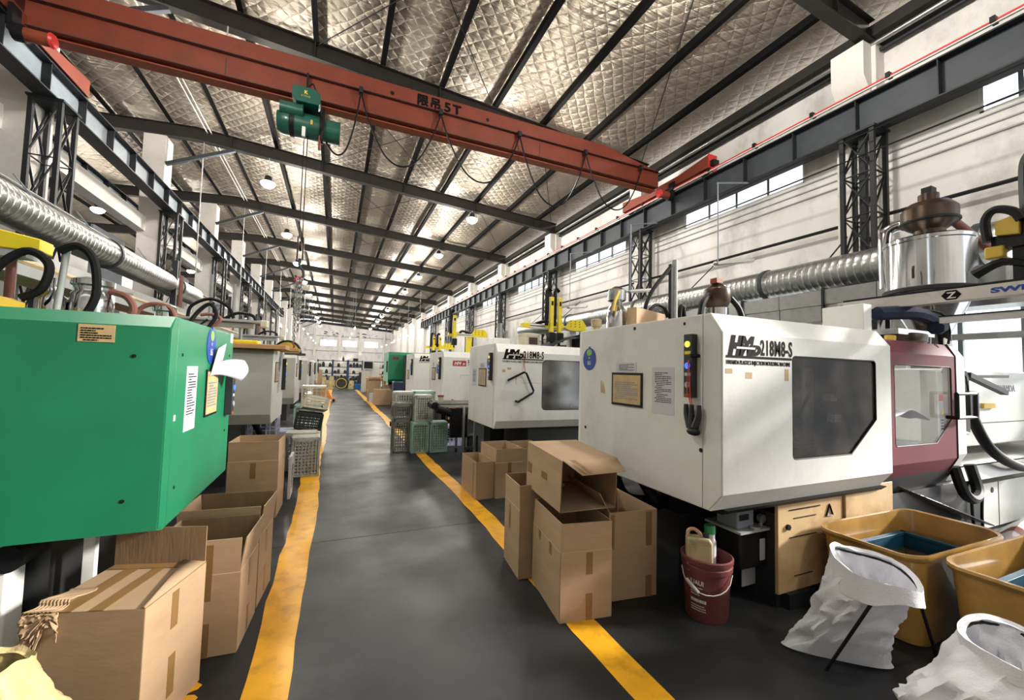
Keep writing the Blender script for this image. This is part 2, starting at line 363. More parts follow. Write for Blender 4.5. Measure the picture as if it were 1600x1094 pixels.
for i, (y0, y1, z0, z1) in enumerate(HOLES):
    fr = MB(); t = .045
    fr.box(XW+.02, XW+.1, y0, y1, z0, z0+t).box(XW+.02, XW+.1, y0, y1, z1-t, z1)
    fr.box(XW+.02, XW+.1, y0, y0+t, z0, z1).box(XW+.02, XW+.1, y1-t, y1, z0, z1)
    o = struct('window_%d' % (i+1), fr, white_m)
    n = 4; wd = (y1-y0)/n
    for j in range(1, n): obj('mullion', MB().box(XW+.03, XW+.09, y0+j*wd-.03, y0+j*wd+.03, z0, z1), steel_l, o)
    if z1 < 4: obj('transom', MB().box(XW+.025, XW+.1, y0, y1, 2.3, 2.4), steel_w, o)
    for j in range(n): obj('pane', MB().box(XW+.055, XW+.062, y0+j*wd, y0+(j+1)*wd, z0, z1), pane, o)

# far wall
mb = MB(); FW = [(-2.55, .1), (1.0, 3.4), (4.6, 7.0)]; x = -13.2
for a, b in FW:
    mb.box(x, a, YE, YE+.25, 0, 9.2); mb.box(a, b, YE, YE+.25, 0, 5.1); mb.box(a, b, YE, YE+.25, 6.2, 9.2); x = b
mb.box(x, XW+.25, YE, YE+.25, 0, 8.6)
wall_f = struct('wall_far', mb, wall_m)
for x in (-3.4, .55, 3.95, 8.0): obj('pilaster', MB().box(x-.2, x+.2, YE-.3, YE, 0, 8.0), column_m, wall_f)
obj('wall_pipe', MB().cyl((-5, YE-.1, 4.3), (9.3, YE-.1, 4.2), .04), steel_l, wall_f)
obj('wall_pipe', MB().cyl((-5, YE-.1, 6.9), (9.3, YE-.1, 6.8), .05), steel_l, wall_f)
# dark flaking patches high on the far wall
q = random.Random(9)
for i in range(26):
    x = q.choice([-1.5, -.6, .4, 3.8, 5.6, 6.4])+q.uniform(-.8, .8); z = q.uniform(6.7, 7.6); L = q.uniform(.15, .6)
    obj('flaked_patch', MB().prism([(x, z), (x+L, z+q.uniform(-.1, .1)), (x+L*.8, z+q.uniform(.08, .25)), (x+.1, z+.12)], 'y', YE-.004, YE), steel_g, wall_f)
for i, (a, b) in enumerate(FW):
    o = struct('window_%d' % (90+i), MB().box(a, b, YE, YE+.1, 5.1, 5.15).box(a, b, YE, YE+.1, 6.15, 6.2).box(a, a+.05, YE, YE+.1, 5.1, 6.2).box(b-.05, b, YE, YE+.1, 5.1, 6.2), white_m)
    for j in range(4): obj('pane', MB().box(a+(b-a)*j/4+.02, a+(b-a)*(j+1)/4-.02, YE+.05, YE+.06, 5.1, 6.2), pane, o)

# left side: row of columns, lintel beams, the next bay and its wall
wall_l = struct('wall_left', MB().box(-13.2, -13.0, FR[0], 20, 0, 1.2).box(-13.2, -13, FR[0], YE, 3.2, 8.6).box(-13.2, -13, 26, YE, 0, 3.2).box(-13.2, -13, FR[0], 8, 1.2, 3.2).box(-13.2, -13, 20, 26, 0, 1.2), wall_m)
for y in [8+1.5*k for k in range(13)]: obj('mullion', MB().box(-13.15, -13.05, y-.05, y+.05, 1.2, 3.2), steel_w, wall_l)
for y in FR[1:]:
    obj('column', MB().box(XC-.3, XC+.3, y-.05, y+.55, 0, rb(XC)+.02), column_m, wall_l, bev=.015)
obj('lintel_beam', MB().box(-6.05, -5.75, FR[0], YE, 5.75, 6.2), column_m, wall_l)
for k in range(2, 8):
    obj('partition_panel', MB().box(-6.25, -6.2, FR[k]-1.9, FR[k]-.1, 0, 5.3), grey_pan, wall_l)
obj('partition_wall', MB().box(-6.1, -6.0, 46.9, YE, 0, 3.9), column_m, wall_l)
struct('wall_rear_blocker', MB().box(-13.2, XW+.25, -6.2, -6.0, 0, 8.9), wall_m)  # unseen rear wall, added to keep frontal sky light off the machines
struct('wall_front_left', MB().box(-13.2, -6.0, FR[0]-.2, FR[0], 0, 8.5), wall_m)

# roof
XS = [-12.75+1.5*k for k in range(15)]            # purlin lines
def roofz(x, y):
    t = ((x-XS[0])/1.5) % 1; s = (((y-FR[0])/6.1) % 1)
    return rb(x)+.62+.045*(1-math.cos(2*PI*t))*-.5 + .02*noise.noise((x*1.7, y*.9, 0)) + .012*noise.noise((x*4, y*3, 5))
mb = MB()
NX, NY = 96, 330
mb.grid(lambda u, v: (-13.2+u*22.85, FR[0]-4+v*(YE+4.2-FR[0]), roofz(-13.2+u*22.85, FR[0]-4+v*(YE+4.2-FR[0]))), NX, NY)
ceil = struct('ceiling', mb, foil)
for x in XS:
    if abs(x+4.6) < .2: continue
    z = rb(x)+.42
    obj('purlin', MB().prism([(x-.045, z+.17), (x-.045, z), (x+.07, z), (x+.07, z+.02), (x-.02, z+.02), (x-.02, z+.17)], 'y', FR[0]-4, YE), purl_st, ceil)
def rafter():
    r = MB(); xs = [-13.0, -4.6, 9.15]
    for a, b in zip(xs, xs[1:]):
        for th, lo, hi in ((.012, .015, .41), (.11, 0, .018), (.11, .405, .42)):
            r.add([(x, yy, rb(x)+z) for x in (a, b) for z in (lo, hi) for yy in (-th, th)], [(0, 1, 3, 2), (4, 6, 7, 5), (0, 4, 5, 1), (2, 3, 7, 6), (0, 2, 6, 4), (1, 5, 7, 3)])
    return r
RM = None
for k, y in enumerate(FR):
    if RM is None:
        o = obj('rafter', rafter(), roof_st, ceil); RM = o.data
    else: o = share('rafter', RM, ceil)
    o.location = (0, y, 0)
    for x in (-3.6, -.75, 2.2, 5.25, 8.0):
        obj('stiffener_plate', MB().box(x-.01, x+.01, y-.1, y-.012, rb(x), rb(x)+.42), roof_st, ceil)
    if k > 0: obj('knee_brace', MB().bar((XC+.3, y, 8.05), (-3.5, y, rb(-3.5)), .11, .11), steel_g, ceil)
for k in range(1, 8):
    y = FR[k]
    obj('roof_tie', MB().cyl((-.75, y, 9.1), (3.75, y+6.1, 8.85), .012, n=6), black_m, ceil)
    obj('roof_tie', MB().cyl((3.75, y, 8.85), (-.75, y+6.1, 9.1), .012, n=6), black_m, ceil)
    obj('roof_tie', MB().cyl((5.2, y, 8.8), (8.9, y+6.1, 8.5), .012, n=6), black_m, ceil)
for dx in (0, .12): obj('roof_conduit', MB().cyl((-4.3+dx, 5, rb(-4.2)+.35), (-4.3+dx, 70, rb(-4.2)+.35), .018, n=6), inkw, ceil)

# ================================================================== CRANE RUNWAYS
def runway(x, z0, z1, y0, y1, label, side, web):
    t = thing('crane_runway_girder', label, 'girder', (x, y0, z0))
    obj('bottom_flange', MB().box(x-.16, x+.16, y0, y1, z0, z0+.025), steel_d, t)
    obj('top_flange', MB().box(x-.16, x+.16, y0, y1, z1-.025, z1), steel_d, t)
    obj('web', MB().box(x-.01, x+.01, y0, y1, z0+.025, z1-.025), web, t)
    y = y0+.4; P = None
    while y < y1:
        if P is None: P = obj('stiffener', MB().box(x-.14, x+.14, y-.008, y+.008, z0+.025, z1-.025), steel_d, t).data
        else: share('stiffener', P, t, (0, y-y0-.4, 0))
        y += 1.15
    obj('rail', MB().box(x-.03, x+.03, y0, y1, z1, z1+.02), steel_d, t)
    obj('end_stop', MB().box(x-.1, x+.1, y1-.2, y1, z1, z1+.35), black_m, t)
    return t
runway(XG_L, 6.42, 6.98, 1.5, 46.9, 'grey crane girder with light blue web along the left row of columns', -1, steel_l)
runway(-6.62, 6.42, 6.98, 4, 46.9, 'second grey crane girder just behind the left white columns', -1, steel_l)
gr = runway(XG_R, 6.2, 6.86, -1.8, 46.9, 'dark crane girder with red conductor line along the right wall', 1, steel_g)
obj('conductor_rail', MB().cyl((8.68, -1.8, 6.93), (8.68, 46, 6.93), .02, n=8), crane_red, gr)
obj('white_insulator_rail', MB().box(8.66, 8.7, -1.8, 46, 6.885, 6.905), inkw, gr)
y = -1.2; P = None
while y < 46:
    if P is None: P = obj('rail_clamp', MB().box(8.63, 8.76, -1.23, -1.17, 6.9, 6.99), black_m, gr).data
    else: share('rail_clamp', P, gr, (0, y+1.2, 0))
    y += 1.25
def lattice(label, x, y, h, col):
    t = thing('lattice_column', label, 'column', (x, y, 0), 'lattice crane columns')
    a, b = .2, .24
    for sx in (-1, 1):
        for sy in (-1, 1): obj('chord', MB().box(x+sx*a-.035, x+sx*a+.035, y+sy*b-.035, y+sy*b+.035, 0, h), col, t)
    if x > 0: obj('centre_post', MB().box(x-.05, x+.05, y-.05, y+.05, 0, h), col, t)
    n = 8 if x > 0 else 6; s = h/n; PR = {}
    def br(key, p0, p1, dz):
        if key not in PR: PR[key] = obj('brace', MB().bar((x+p0[0], y+p0[1], p0[2]), (x+p1[0], y+p1[1], p1[2]), .036, .014), col, t).data
        else: share('brace', PR[key], t, (0, 0, dz))
    for i in range(n):
        dz = i*s
        for sx in (-1, 1):
            br(('a', sx), (sx*a, -b, .02), (sx*a, b, s), dz); br(('b', sx), (sx*a, b, .02), (sx*a, -b, s), dz); br(('h', sx), (sx*a, -b, s), (sx*a, b, s), dz)
        for sy in (-1, 1):
            br(('c', sy), (-a, sy*b, .02), (a, sy*b, s), dz); br(('k', sy), (-a, sy*b, s), (a, sy*b, s), dz)
    obj('cap_plate', MB().box(x-a-.06, x+a+.06, y-b-.06, y+b+.06, h, h+.04), col, t)
    return t
lr = lattice('dark lattice steel column nearest the camera under the right crane girder', XG_R, FR[1], 6.16, steel_d)
for k in range(2, 8): dup(lr, (XG_R, FR[k], 0), 'dark lattice steel column under the right crane girder, %s to the camera of that row' % ORD[k-1])
ll = lattice('dark lattice steel column nearest the camera under the left crane girder', XG_L, FR[2], 6.38, steel_d)
for k in range(3, 8): dup(ll, (XG_L, FR[k], 0), 'dark lattice steel column under the left crane girder, %s to the camera of that row' % ORD[k-2])
for i, (z, dx) in enumerate(((5.98, 0), (5.62, .05))):
    tag(obj('power_cable', MB().cyl((8.45+dx, -1.8, z), (8.45+dx, 40, z), .012, n=6), black_m), ['upper', 'lower'][i]+' of two thin black cables strung below the right crane girder', 'cable')

# ================================================================== OVERHEAD CRANE
Yc = 9.2
cr = thing('bridge_crane', 'orange red overhead travelling crane spanning the whole hall', 'crane', (-5.1, Yc, 6.9))
def taper(z0, z1, y0, y1, xl, xr, cut=.0):
    return MB().add([(xl, y0, z0), (xr, y0, z0), (xr, y1, z0), (xl, y1, z0), (xl, y0, z1), (xr-cut, y0, z1), (xr-cut, y1, z1), (xl, y1, z1)], [(0, 3, 2, 1), (4, 5, 6, 7), (0, 1, 5, 4), (1, 2, 6, 5), (2, 3, 7, 6), (3, 0, 4, 7)])
mb = MB().prism([(-5.3, 7.57), (8.6, 7.57), (6.6, 7.92), (-5.3, 7.92)], 'y', Yc, Yc+.42)
obj('upper_box', mb, crane_o, cr, bev=.008)
obj('web_box', MB().box(-5.0, 8.55, Yc+.05, Yc+.40, 7.14, 7.57), crane_o, cr)
obj('bottom_plate', MB().box(-5.0, 8.5, Yc, Yc+.44, 7.118, 7.14), crane_o, cr)
obj('running_rail', MB().box(-5.0, 8.5, Yc+.10, Yc+.34, 7.05, 7.075).box(-5.0, 8.5, Yc+.21, Yc+.23, 7.07, 7.12), crane_d, cr)
obj('wire_rail', MB().cyl((-5, Yc-.015, 7.575), (8.5, Yc-.015, 7.565), .014, n=6), black_m, cr)
obj('panel_seam', MB().box(-5, 8.5, Yc-.004, Yc+.004, 7.112, 7.124), seam_m, cr)
for x in (-2.2, 2.05, 4.6): obj('weld_seam', MB().box(x, x+.012, Yc+.044, Yc+.052, 7.14, 7.5), seam_m, cr)
for x in (.9, 3.15): obj('drain_hole', MB().cyl((x, Yc-.003, 7.7), (x, Yc+.02, 7.7), .045, n=16), black_m, cr)
text('lettering', '限吊', .27, (1.44, Yc-.004, 7.635), (1, 0, 0), (0, 0, 1), ink, cr, sx=.98, space=1.22, smear=.013)
text('lettering', '5T', .30, (2.07, Yc-.004, 7.625), (1, 0, 0), (0, 0, 1), ink, cr, sx=1.1, space=1.25, smear=.014)
for x, sgn in ((XG_L, -1), (XG_R, 1)):
    c = obj('end_carriage', MB().prism([(Yc-1.55, 7.07), (Yc-1.55, 7.42), (Yc-.5, 7.30), (Yc+.9, 7.30), (Yc+1.95, 7.42), (Yc+1.95, 7.07)], 'x', x-.14, x+.14), crane_o, cr, bev=.01)
    for yy in (Yc-1.3, Yc+1.7): obj('wheel', MB().cyl((x-.06, yy, 7.06), (x+.06, yy, 7.06), .12, n=20), steel_d, c)
    obj('buffer', MB().box(x-.1, x+.1, Yc-1.68, Yc-1.55, 7.1, 7.25), black_m, c)
    obj('end_plate', MB().box(x-.15, x+.15, Yc-1.57, Yc-1.545, 6.98, 7.43), crane_red, c)
    mo = obj('drive_motor', MB().cyl((x-sgn*.35, Yc-.35, 6.74), (x-sgn*.66, Yc-.35, 6.74), .1, .1), crane_d, cr)
    obj('motor_cap', MB().cyl((x-sgn*.66, Yc-.35, 6.74), (x-sgn*.70, Yc-.35, 6.74), .12, .1), crane_red, mo)
    obj('gearbox', MB().cyl((x-sgn*.22, Yc-.35, 6.74), (x-sgn*.36, Yc-.35, 6.74), .13, .13).box(x-sgn*.24, x-sgn*.18, Yc-.45, Yc-.25, 6.72, 7.15), black_m, cr)
# festoon cable hung from the crane wire
fx = [-.55, .25, 1.98, 3.97, 5.92, 7.79]; lows = [5.98, 6.02, 6.05, 5.85, 6.1]
fc = thing('festoon_cable', 'black looping power cable hung from runners along the red crane', 'cable', (.25, Yc-.12, 7.5))
for i in range(5):
    a, b, lo = fx[i], fx[i+1], lows[i]; za = 7.45 if i else 6.6
    pts = [(a, Yc-.1, za)]
    for t in (.12, .3, .5, .7, .88): 
        c = 1-(abs(2*t-1))**2.2; base = za+(7.45-za)*t
        pts.append((a+(b-a)*t, Yc-.12, base-(base-lo)*c))
    pts.append((b, Yc-.1, 7.45))
    obj('cable_loop', MB().tube(pts, .018, 6, smooth_n=6), black_r, fc)
    obj('cable_runner', MB().box(b-.04, b+.04, Yc-.14, Yc-.03, 7.44, 7.56).cyl((b, Yc-.09, 7.57), (b, Yc-.03, 7.57), .035, n=10), steel_d, fc)
# hoist
Yh = Yc+.0
ho = thing('electric_hoist', 'dark green electric rope hoist hanging from the red crane beam', 'hoist', (-.75, Yh-.1, 6.45))
obj('drum', MB().cyl((-1.0, Yh-.12, 6.42), (-.5, Yh-.12, 6.42), .24, n=28), hoist_g, ho)
obj('drum_flange', MB().cyl((-.5, Yh-.12, 6.42), (-.44, Yh-.12, 6.42), .27, n=28), black_m, ho)
obj('motor', MB().cyl((-.44, Yh-.12, 6.42), (-.14, Yh-.12, 6.42), .22, n=28).cyl((-.14, Yh-.12, 6.42), (-.12, Yh-.12, 6.42), .235, n=28), hoist_g, ho)
ge = MB().lathe([(.02, -.14), (.18, -.12), (.235, -.02), (.235, .1), (.2, .12)], n=24)
ge.v = [(-1.14+v[2], Yh-.12+v[0], 6.42+v[1]) for v in ge.v]
obj('gear_end', ge, hoist_g, ho)
obj('lift_motor', MB().cyl((-1.2, Yh-.3, 6.6), (-.83, Yh-.3, 6.6), .13, n=20).cyl((-.83, Yh-.3, 6.6), (-.8, Yh-.3, 6.6), .14, n=20), hoist_g, ho)
obj('black_band', MB().cyl((-1.03, Yh-.12, 6.42), (-.95, Yh-.12, 6.42), .255, n=28), black_m, ho)
obj('trolley', MB().box(-1.0, -.5, Yh-.06, Yh-.03, 6.6, 7.0).box(-1.0, -.5, Yh+.45, Yh+.48, 6.6, 7.0).box(-1.0, -.5, Yh-.06, Yh+.48, 6.6, 6.66), black_m, ho)
bx = obj('control_box', MB().prism([(-1.0, 6.83), (-.93, 6.75), (-.53, 6.75), (-.5, 6.79), (-.5, 6.98), (-.6, 7.06), (-.98, 7.06), (-1.0, 7.02)], 'y', Yh-.42, Yh-.18), hoist_g, ho, bev=.01)
text('gold_letter', 'K', .09, (-.76, Yh-.423, 6.92), (1, 0, 0), (0, 0, 1), yellow_p, bx, bold=.004, align='CENTER')
text('gold_lettering', 'KINO', .055, (-.76, Yh-.423, 6.855), (1, 0, 0), (0, 0, 1), yellow_d, bx, align='CENTER', space=1.3)
obj('rating_plate', MB().box(-.66, -.62, Yh-.37, Yh-.36, 6.36, 6.45), yellow_d, ho)
obj('bracket', MB().box(-.79, -.75, Yh-.09, Yh-.05, 7.0, 7.57), black_m, ho)
obj('supply_cable', MB().tube([(-.75, Yh-.06, 7.3), (-.66, Yh-.1, 7.35), (-.6, Yh-.2, 7.1), (-.55, Yh-.3, 7.0)], .014, 6, smooth_n=4), black_r, ho)
obj('hanging_cable', MB().tube([(-.45, Yh-.36, 6.75), (-.43, Yh-.4, 6.4), (-.46, Yh-.4, 6.1), (-.42, Yh-.4, 6.0)], .03, 6, smooth_n=4), black_r, ho)
obj('warning_strip', MB().box(-.5, -.46, Yh-.42, Yh-.41, 5.85, 6.15), crane_o, ho)
obj('limit_switch', MB().box(-.8, -.74, Yh-.4, Yh-.34, 6.08, 6.27), white_m, ho)
for dx in (-.03, .03): obj('rope', MB().cyl((-.74+dx, Yh-.2, 6.25), (-.735+dx, Yh-.2, 4.1), .009, n=6), black_m, ho)
hb = thing('hook_block', 'brownish steel hook block on the hoist ropes', 'hook', (-.73, Yh-.2, 3.6))
obj('side_plate', MB().box(-.79, -.765, Yh-.27, Yh-.13, 3.68, 4.12).box(-.695, -.67, Yh-.27, Yh-.13, 3.68, 4.12), brownm, hb, bev=.01)
obj('sheave', MB().cyl((-.75, Yh-.2, 3.95), (-.71, Yh-.2, 3.95), .1, n=20), brownm, hb)
obj('hook', MB().tube([(-.73, Yh-.2, 3.7), (-.73, Yh-.2, 3.55), (-.67, Yh-.2, 3.47), (-.66, Yh-.2, 3.36), (-.73, Yh-.2, 3.3), (-.8, Yh-.2, 3.36)], .03, 8, r1=.018, smooth_n=5), steel_g, hb)
ch = thing('chain_sling', 'grey lifting chain bundle hanging from the hook block', 'chain', (-.73, Yh-.2, 2.2))
link = None
def mk_link():
    pts = [(.022*math.cos(a), 0, .035*math.sin(a)) for a in [2*PI*k/10 for k in range(11)]]
    return MB().tube(pts, .009, 5)
for s, (dx, dy, n) in enumerate(((-.05, 0, 24), (.03, .03, 20), (-.02, -.03, 13), (.055, -.02, 13))):
    for i in range(n):
        z = 3.28-i*.052; p = (dx*(1-i*.02), dy, z-2.2)
        if link is None: o = obj('chain_link', mk_link(), galv); link = o.data; o.parent = ch
        else: o = share('chain_link', link, ch)
        o.location = p; o.rotation_euler = (.1*(i % 3), 0, (i % 2)*PI/2+.4)
obj('red_ring', MB().tube([(-.73+.07*math.cos(a), Yh-.2, 3.28+.05*math.sin(a)) for a in [2*PI*k/12 for k in range(13)]], .02, 6), crane_red, ch)
obj('sling_hook', MB().tube([(-.79, Yh-.2, 2.05), (-.75, Yh-.2, 1.98), (-.78, Yh-.2, 1.9), (-.84, Yh-.2, 1.93)], .018, 6, smooth_n=4), crane_d, ch)

# ================================================================== LIGHTS
def highbay(x, y, label):
    t = thing('highbay_lamp', label, 'lamp', (x, y, 7.95), 'highbay lamps under the rafters')
    obj('drop_rod', MB().cyl((x, y, 8.2), (x, y, rb(x)+.004), .015, n=6), steel_w, t)
    obj('housing', MB().lathe([(.04, .3), (.1, .26), (.12, .12), (.2, .05), (.22, 0), (.2, .01)], (x, y, 7.95), 20, cap=False), steel_d, t)
    g = obj('lens', MB().lathe([(.01, -.12), (.13, -.1), (.2, -.04), (.235, .03), (.22, .06)], (x, y, 7.93), 20), emit_w, t)
    ld = bpy.data.lights.new('lamp_light', 'POINT'); ld.energy = LAMP_W; ld.shadow_soft_size = .16; ld.color = (1, .96, .88)
    lo = bpy.data.objects.new('lamp_light', ld); C.objects.link(lo); lo.location = (0, 0, -.38); lo.parent = t
    return t
for i, y in enumerate(FR[:13]):
    yy = y-.1
    highbay(5.05, yy, 'glowing highbay lamp of the right lamp row, %s to the camera' % ORD[i])
    if i: highbay(-2.45, yy, 'glowing highbay lamp of the left lamp row, %s to the camera' % ORD[i-1])
for i, y in enumerate((10.4, 22.6, 34.8)):
    highbay(-9.5, y, 'highbay lamp in the side bay behind the left columns, %s' % ORD[i])
n = 0
for row, x, z in (('left', -2.75, 4.9), ('middle', 1.3, 4.7), ('right', 6.4, 4.8)):
    for i, y in enumerate((34.8, 40.9, 47, 53.1, 59.2, 65.3)):
        t = thing('tube_light', 'white tube light far down the hall, %s of the %s string' % (ORD[i], row), 'light', (x, y, z), 'tube lights at the far end')
        obj('tube', MB().cyl((x, y-.6, z-.04), (x, y+.6, z-.04), .03, n=8), tube_w, t)
        obj('batten', MB().box(x-.04, x+.04, y-.65, y+.65, z, z+.05), white_m, t)
        obj('drop_wire', MB().cyl((x, y, z+.05), (x, y, rb(x)+.004), .008, n=5), steel_l, t)

# ================================================================== DUCTS, PIPES, TRAYS
def duct(x, z, r, ys, label, endcap=True):
    t = thing('ventilation_duct', label, 'duct', (x, ys[0], z))
    for a, b in zip(ys, ys[1:]):
        n = int((b-a)/.12); pr = []
        for i in range(n+1):
            yy = i*(b-a)/n; pr += [(r, yy), (r, yy+.09), (r+.002, yy+.094), (r+.002, yy+.106), (r, yy+.11)] if i < n else [(r, b-a)]
        mb = MB().lathe(pr, n=28)
        mb.v = [(x+v[0], a+v[2], z+v[1]) for v in mb.v]
        obj('duct_section', mb, galv, t)
    for b in ys[1:-1]: obj('coupling_ring', MB().cyl((x, b-.04, z), (x, b+.04, z), r+.025, n=28), steel_g, t)
    return t
dl = duct(-4.2, 3.68, .27, [2, 6.2, 10.35, 14.0, 15.7], 'big round galvanised duct hung in front of the left columns')
for y in (3, 5.5, 8.3, 9.9, 12.4, 14.6): obj('hanger', MB().bar((-4.2, y, 3.95), (-4.45, y, 4.3), .02, .02), steel_l, dl)
dr = duct(8.55, 3.6, .3, [-1.5, 2.7, 5.9, 10, 14, 18.6], 'big round galvanised duct along the right wall')
for y in (1.5, 4.7, 8, 11.4, 14.6, 17.6): obj('hanger', MB().bar((8.55, y, 3.9), (9.35, y, 4.6), .02, .02), black_m, dr); obj('hanger', MB().bar((8.55, y, 3.3), (9.38, y, 2.9), .02, .02), black_m, dr)
tag(obj('wall_pipe', MB().cyl((9.2, -1.8, 4.64), (9.2, 30, 4.75), .035, n=8), black_m), 'long black pipe on the right wall above the duct', 'pipe')
tag(obj('support_cable', MB().cyl((-4.55, 1, 4.35), (-4.55, 20, 4.05), .025, n=6), steel_w), 'pale tensioned rail above the left duct', 'rail')
tr = thing('cable_duct', 'grimy rectangular sheet metal duct behind the nearest white machine', 'duct', (7.4, 0, 3.0))
P = None
for i in range(17):
    y = 1.2+i*.72
    if P is None: P = obj('sheet_panel', MB().box(7.25, 7.7, 1.205, 1.915, 2.55, 2.8).box(7.23, 7.72, 1.205, 1.915, 2.805, 3.05), galv, tr, bev=.006).data
    else:
        o = share('sheet_panel', P, tr, (0, y-1.2, 0)); 
    if i % 2 == 0: obj('flange', MB().box(7.2, 7.74, y-.02, y+.01, 2.52, 3.08), steel_d, tr)
for i, (y, z) in enumerate(((6.55, 4.13), (9.52, 4.01), (12.9, 3.99))):
    x = 7.8
    t = thing('batten_lamp', 'thin batten lamp on a drop rod before the right duct, %s to the camera' % ORD[i], 'lamp', (x, y, z), 'batten lamps by the right duct')
    obj('drop_rod', MB().cyl((x, y, z), (x, y, 5.98), .014, n=6).bar((x-.02, y, 5.98), (8.8, y, 6.2), .03, .03), steel_l, t)
    obj('batten', MB().bar((x-.05, y, z), (x+.35, y-.62, z-.02), .07, .06), alu, t)
    obj('tube', MB().cyl((x, y-.02, z-.045), (x+.33, y-.6, z-.06), .02, n=8), inkw, t)
    obj('end_cap', MB().sph((x-.05, y, z), (.08, .06, .06)), galv, t)

# ================================================================== CARDBOARD BOXES
def carton(label, x, y, wd, dp, h, rz=0, fl=None, tapes=(), z=0, group=None, tip=None, name='cardboard_box', fh=None, closed=False):
    """x, y: centre of the base; fl: flap angles (front, right, back, left), 90 = straight up, None = folded inside"""
    t = thing(name, label, 'box', (0, 0, 0), group); th = .006; a, b = wd/2, dp/2
    mb = MB().box(-a, a, -b, b, 0, th)
    mb.box(-a, a, -b, -b+th, 0, h).box(-a, a, b-th, b, 0, h).box(-a, -a+th, -b, b, 0, h).box(a-th, a, -b, b, 0, h)
    if closed: mb.box(-a, a, -b, b, h-th, h)
    obj('box_body', mb, card, t, bev=.003)
    fh = fh or min(wd, dp)/2
    for k, ang in enumerate(fl or ()):
        if ang is None: continue
        r = math.radians(ang); L = (fh if not isinstance(ang, tuple) else ang[1])
        nx, ny = ((0, -1), (1, 0), (0, 1), (-1, 0))[k]; half = a-.004 if k % 2 == 0 else b-.004
        px, py = nx*(a-th/2), ny*(b-th/2)
        tx, ty = -ny, nx; dx = math.cos(r)*L; dz = math.sin(r)*L
        ux, uz = -math.sin(r)*th, math.cos(r)*th
        P = []
        for s in (-1, 1):
            for q4 in ((0, 0), (dx, dz), (dx+ux, dz+uz), (ux, uz)):
                P.append((px+tx*half*s*(1 if q4[0] == 0 or True else .97)+nx*q4[0], py+ty*half*s+ny*q4[0], h+q4[1]))
        obj('flap', MB().add(P, [(0, 1, 2, 3), (7, 6, 5, 4), (0, 4, 5, 1), (1, 5, 6, 2), (2, 6, 7, 3), (3, 7, 4, 0)]), card_in if ang == 90 and k == 2 else card, t)
    for (face, u, z0, z1, tw) in tapes:
        e = .0015
        if face == 'f': m_ = MB().box(u-tw/2, u+tw/2, -b-e, -b, z0, z1)
        elif face == 'r': m_ = MB().box(a, a+e, u-tw/2, u+tw/2, z0, z1)
        elif face == 'l': m_ = MB().box(-a-e, -a, u-tw/2, u+tw/2, z0, z1)
        elif face == 't': m_ = MB().box(u-tw/2, u+tw/2, z0, z1, h, h+e)
        obj('tape_strip', m_, tape, t)
    t.location = (x, y, z); t.rotation_euler = (tip or (0, 0, 0))[:2] + (math.radians(rz),)
    return t
bA = carton('big brown box with crushed taped top, front left beside the camera', -.819, 2.44, .42, .42, .585, -15.5, (None, None, 90, None), (('r', -.02, .40, .56, .045), ('r', -.02, .10, .28, .045)), fh=.18, closed=True)
for u, tw in ((-.09, .06), (.03, .05)):
    obj('tape_strip', MB().box(u-tw/2, u+tw/2, -.21, .2, .5862, .5875), tape, bA)
obj('tape_strip', MB().box(-.2, .19, .15, .2, .5876, .589), tape, bA)
obj('lifted_flap', MB().add([(.21, -.21, .588), (.21, .205, .588), (.11, .205, .600), (.2, -.21, .594)], [(0, 1, 2, 3)]), card, bA, solid=.004)
def crush(u, v):
    x = -.216+.12*u; z = .59-.24*v*(.6+.4*math.sin(u*5+1))
    n = noise.noise((u*6, v*8, 1))
    return (x, -.214-.022*abs(math.sin(v*17+n*4))*(1-u)-.006+n*.012, z)
obj('crushed_corner', MB().grid(crush, 14, 30), card, bA, solid=.003)
obj('crushed_edge', MB().grid(lambda u, v: (-.225+.11*u+.02*math.sin(v*9), -.22+.2*v, .586+.012*abs(math.sin(u*26+v*3))*(1-v)), 26, 8), card, bA, solid=.003)
carton('brown open box with taped front flap, second box along the left line', -.63, 2.965, .42, .40, .44, -4, (90, 82, 90, 86), (('f', .05, .30, .60, .05), ('f', .05, .0, .18, .05), ('r', 0, .28, .44, .04), ('r', 0, .02, .16, .04)), fh=.185)
carton('brown open box behind the taped flap box, touching the left yellow line', -.62, 3.40, .46, .38, .46, -5, (90, 84, 90, 86), (('r', .0, .30, .45, .04), ('r', .0, .03, .2, .04)), fh=.2)
tb = carton('tall brown open box beyond the green machine', -.725, 5.22, .46, .46, .60, -2, (86, 92, 88, 90), (('f', .0, .42, .58, .05),), fh=.2)
obj('flattened_carton', MB().box(-.12, .10, -.26, .22, 0, .012), card, thing('flattened_cardboard', 'flattened cardboard flaps lying beside the tall brown box', 'cardboard', (-.40, 5.05, 0)))
carton('front brown open box standing on the right yellow line', 1.60, 2.585, .37, .56, .44, -8, (90, 90, 92, 92), (('f', .02, .29, .43, .045), ('f', .02, 0, .17, .045), ('l', .12, .38, .44, .045), ('l', -.1, .36, .44, .045)), fh=.18)
carton('brown open box between the stacked box and the maroon bucket', 2.05, 2.68, .40, .55, .615, -6, (None, None, None, 60), (('f', .13, .36, .6, .05), ('f', .13, 0, .15, .05), ('f', -.17, .36, .6, .03)), fh=.16)
carton('narrow brown box half hidden at the left rear of the stacked boxes', 1.57, 3.11, .38, .40, .52, -6, (90, 92, 90, 88), (('l', .05, .3, .5, .04),), fh=.19)
lb = thing('cardboard_box', 'brown box lying on its side with open mouth, topmost of its stack', 'box')
def bb(*a): return MB().box(*a)
t_ = .006; A, Dp, Hh = .22, .60, .35
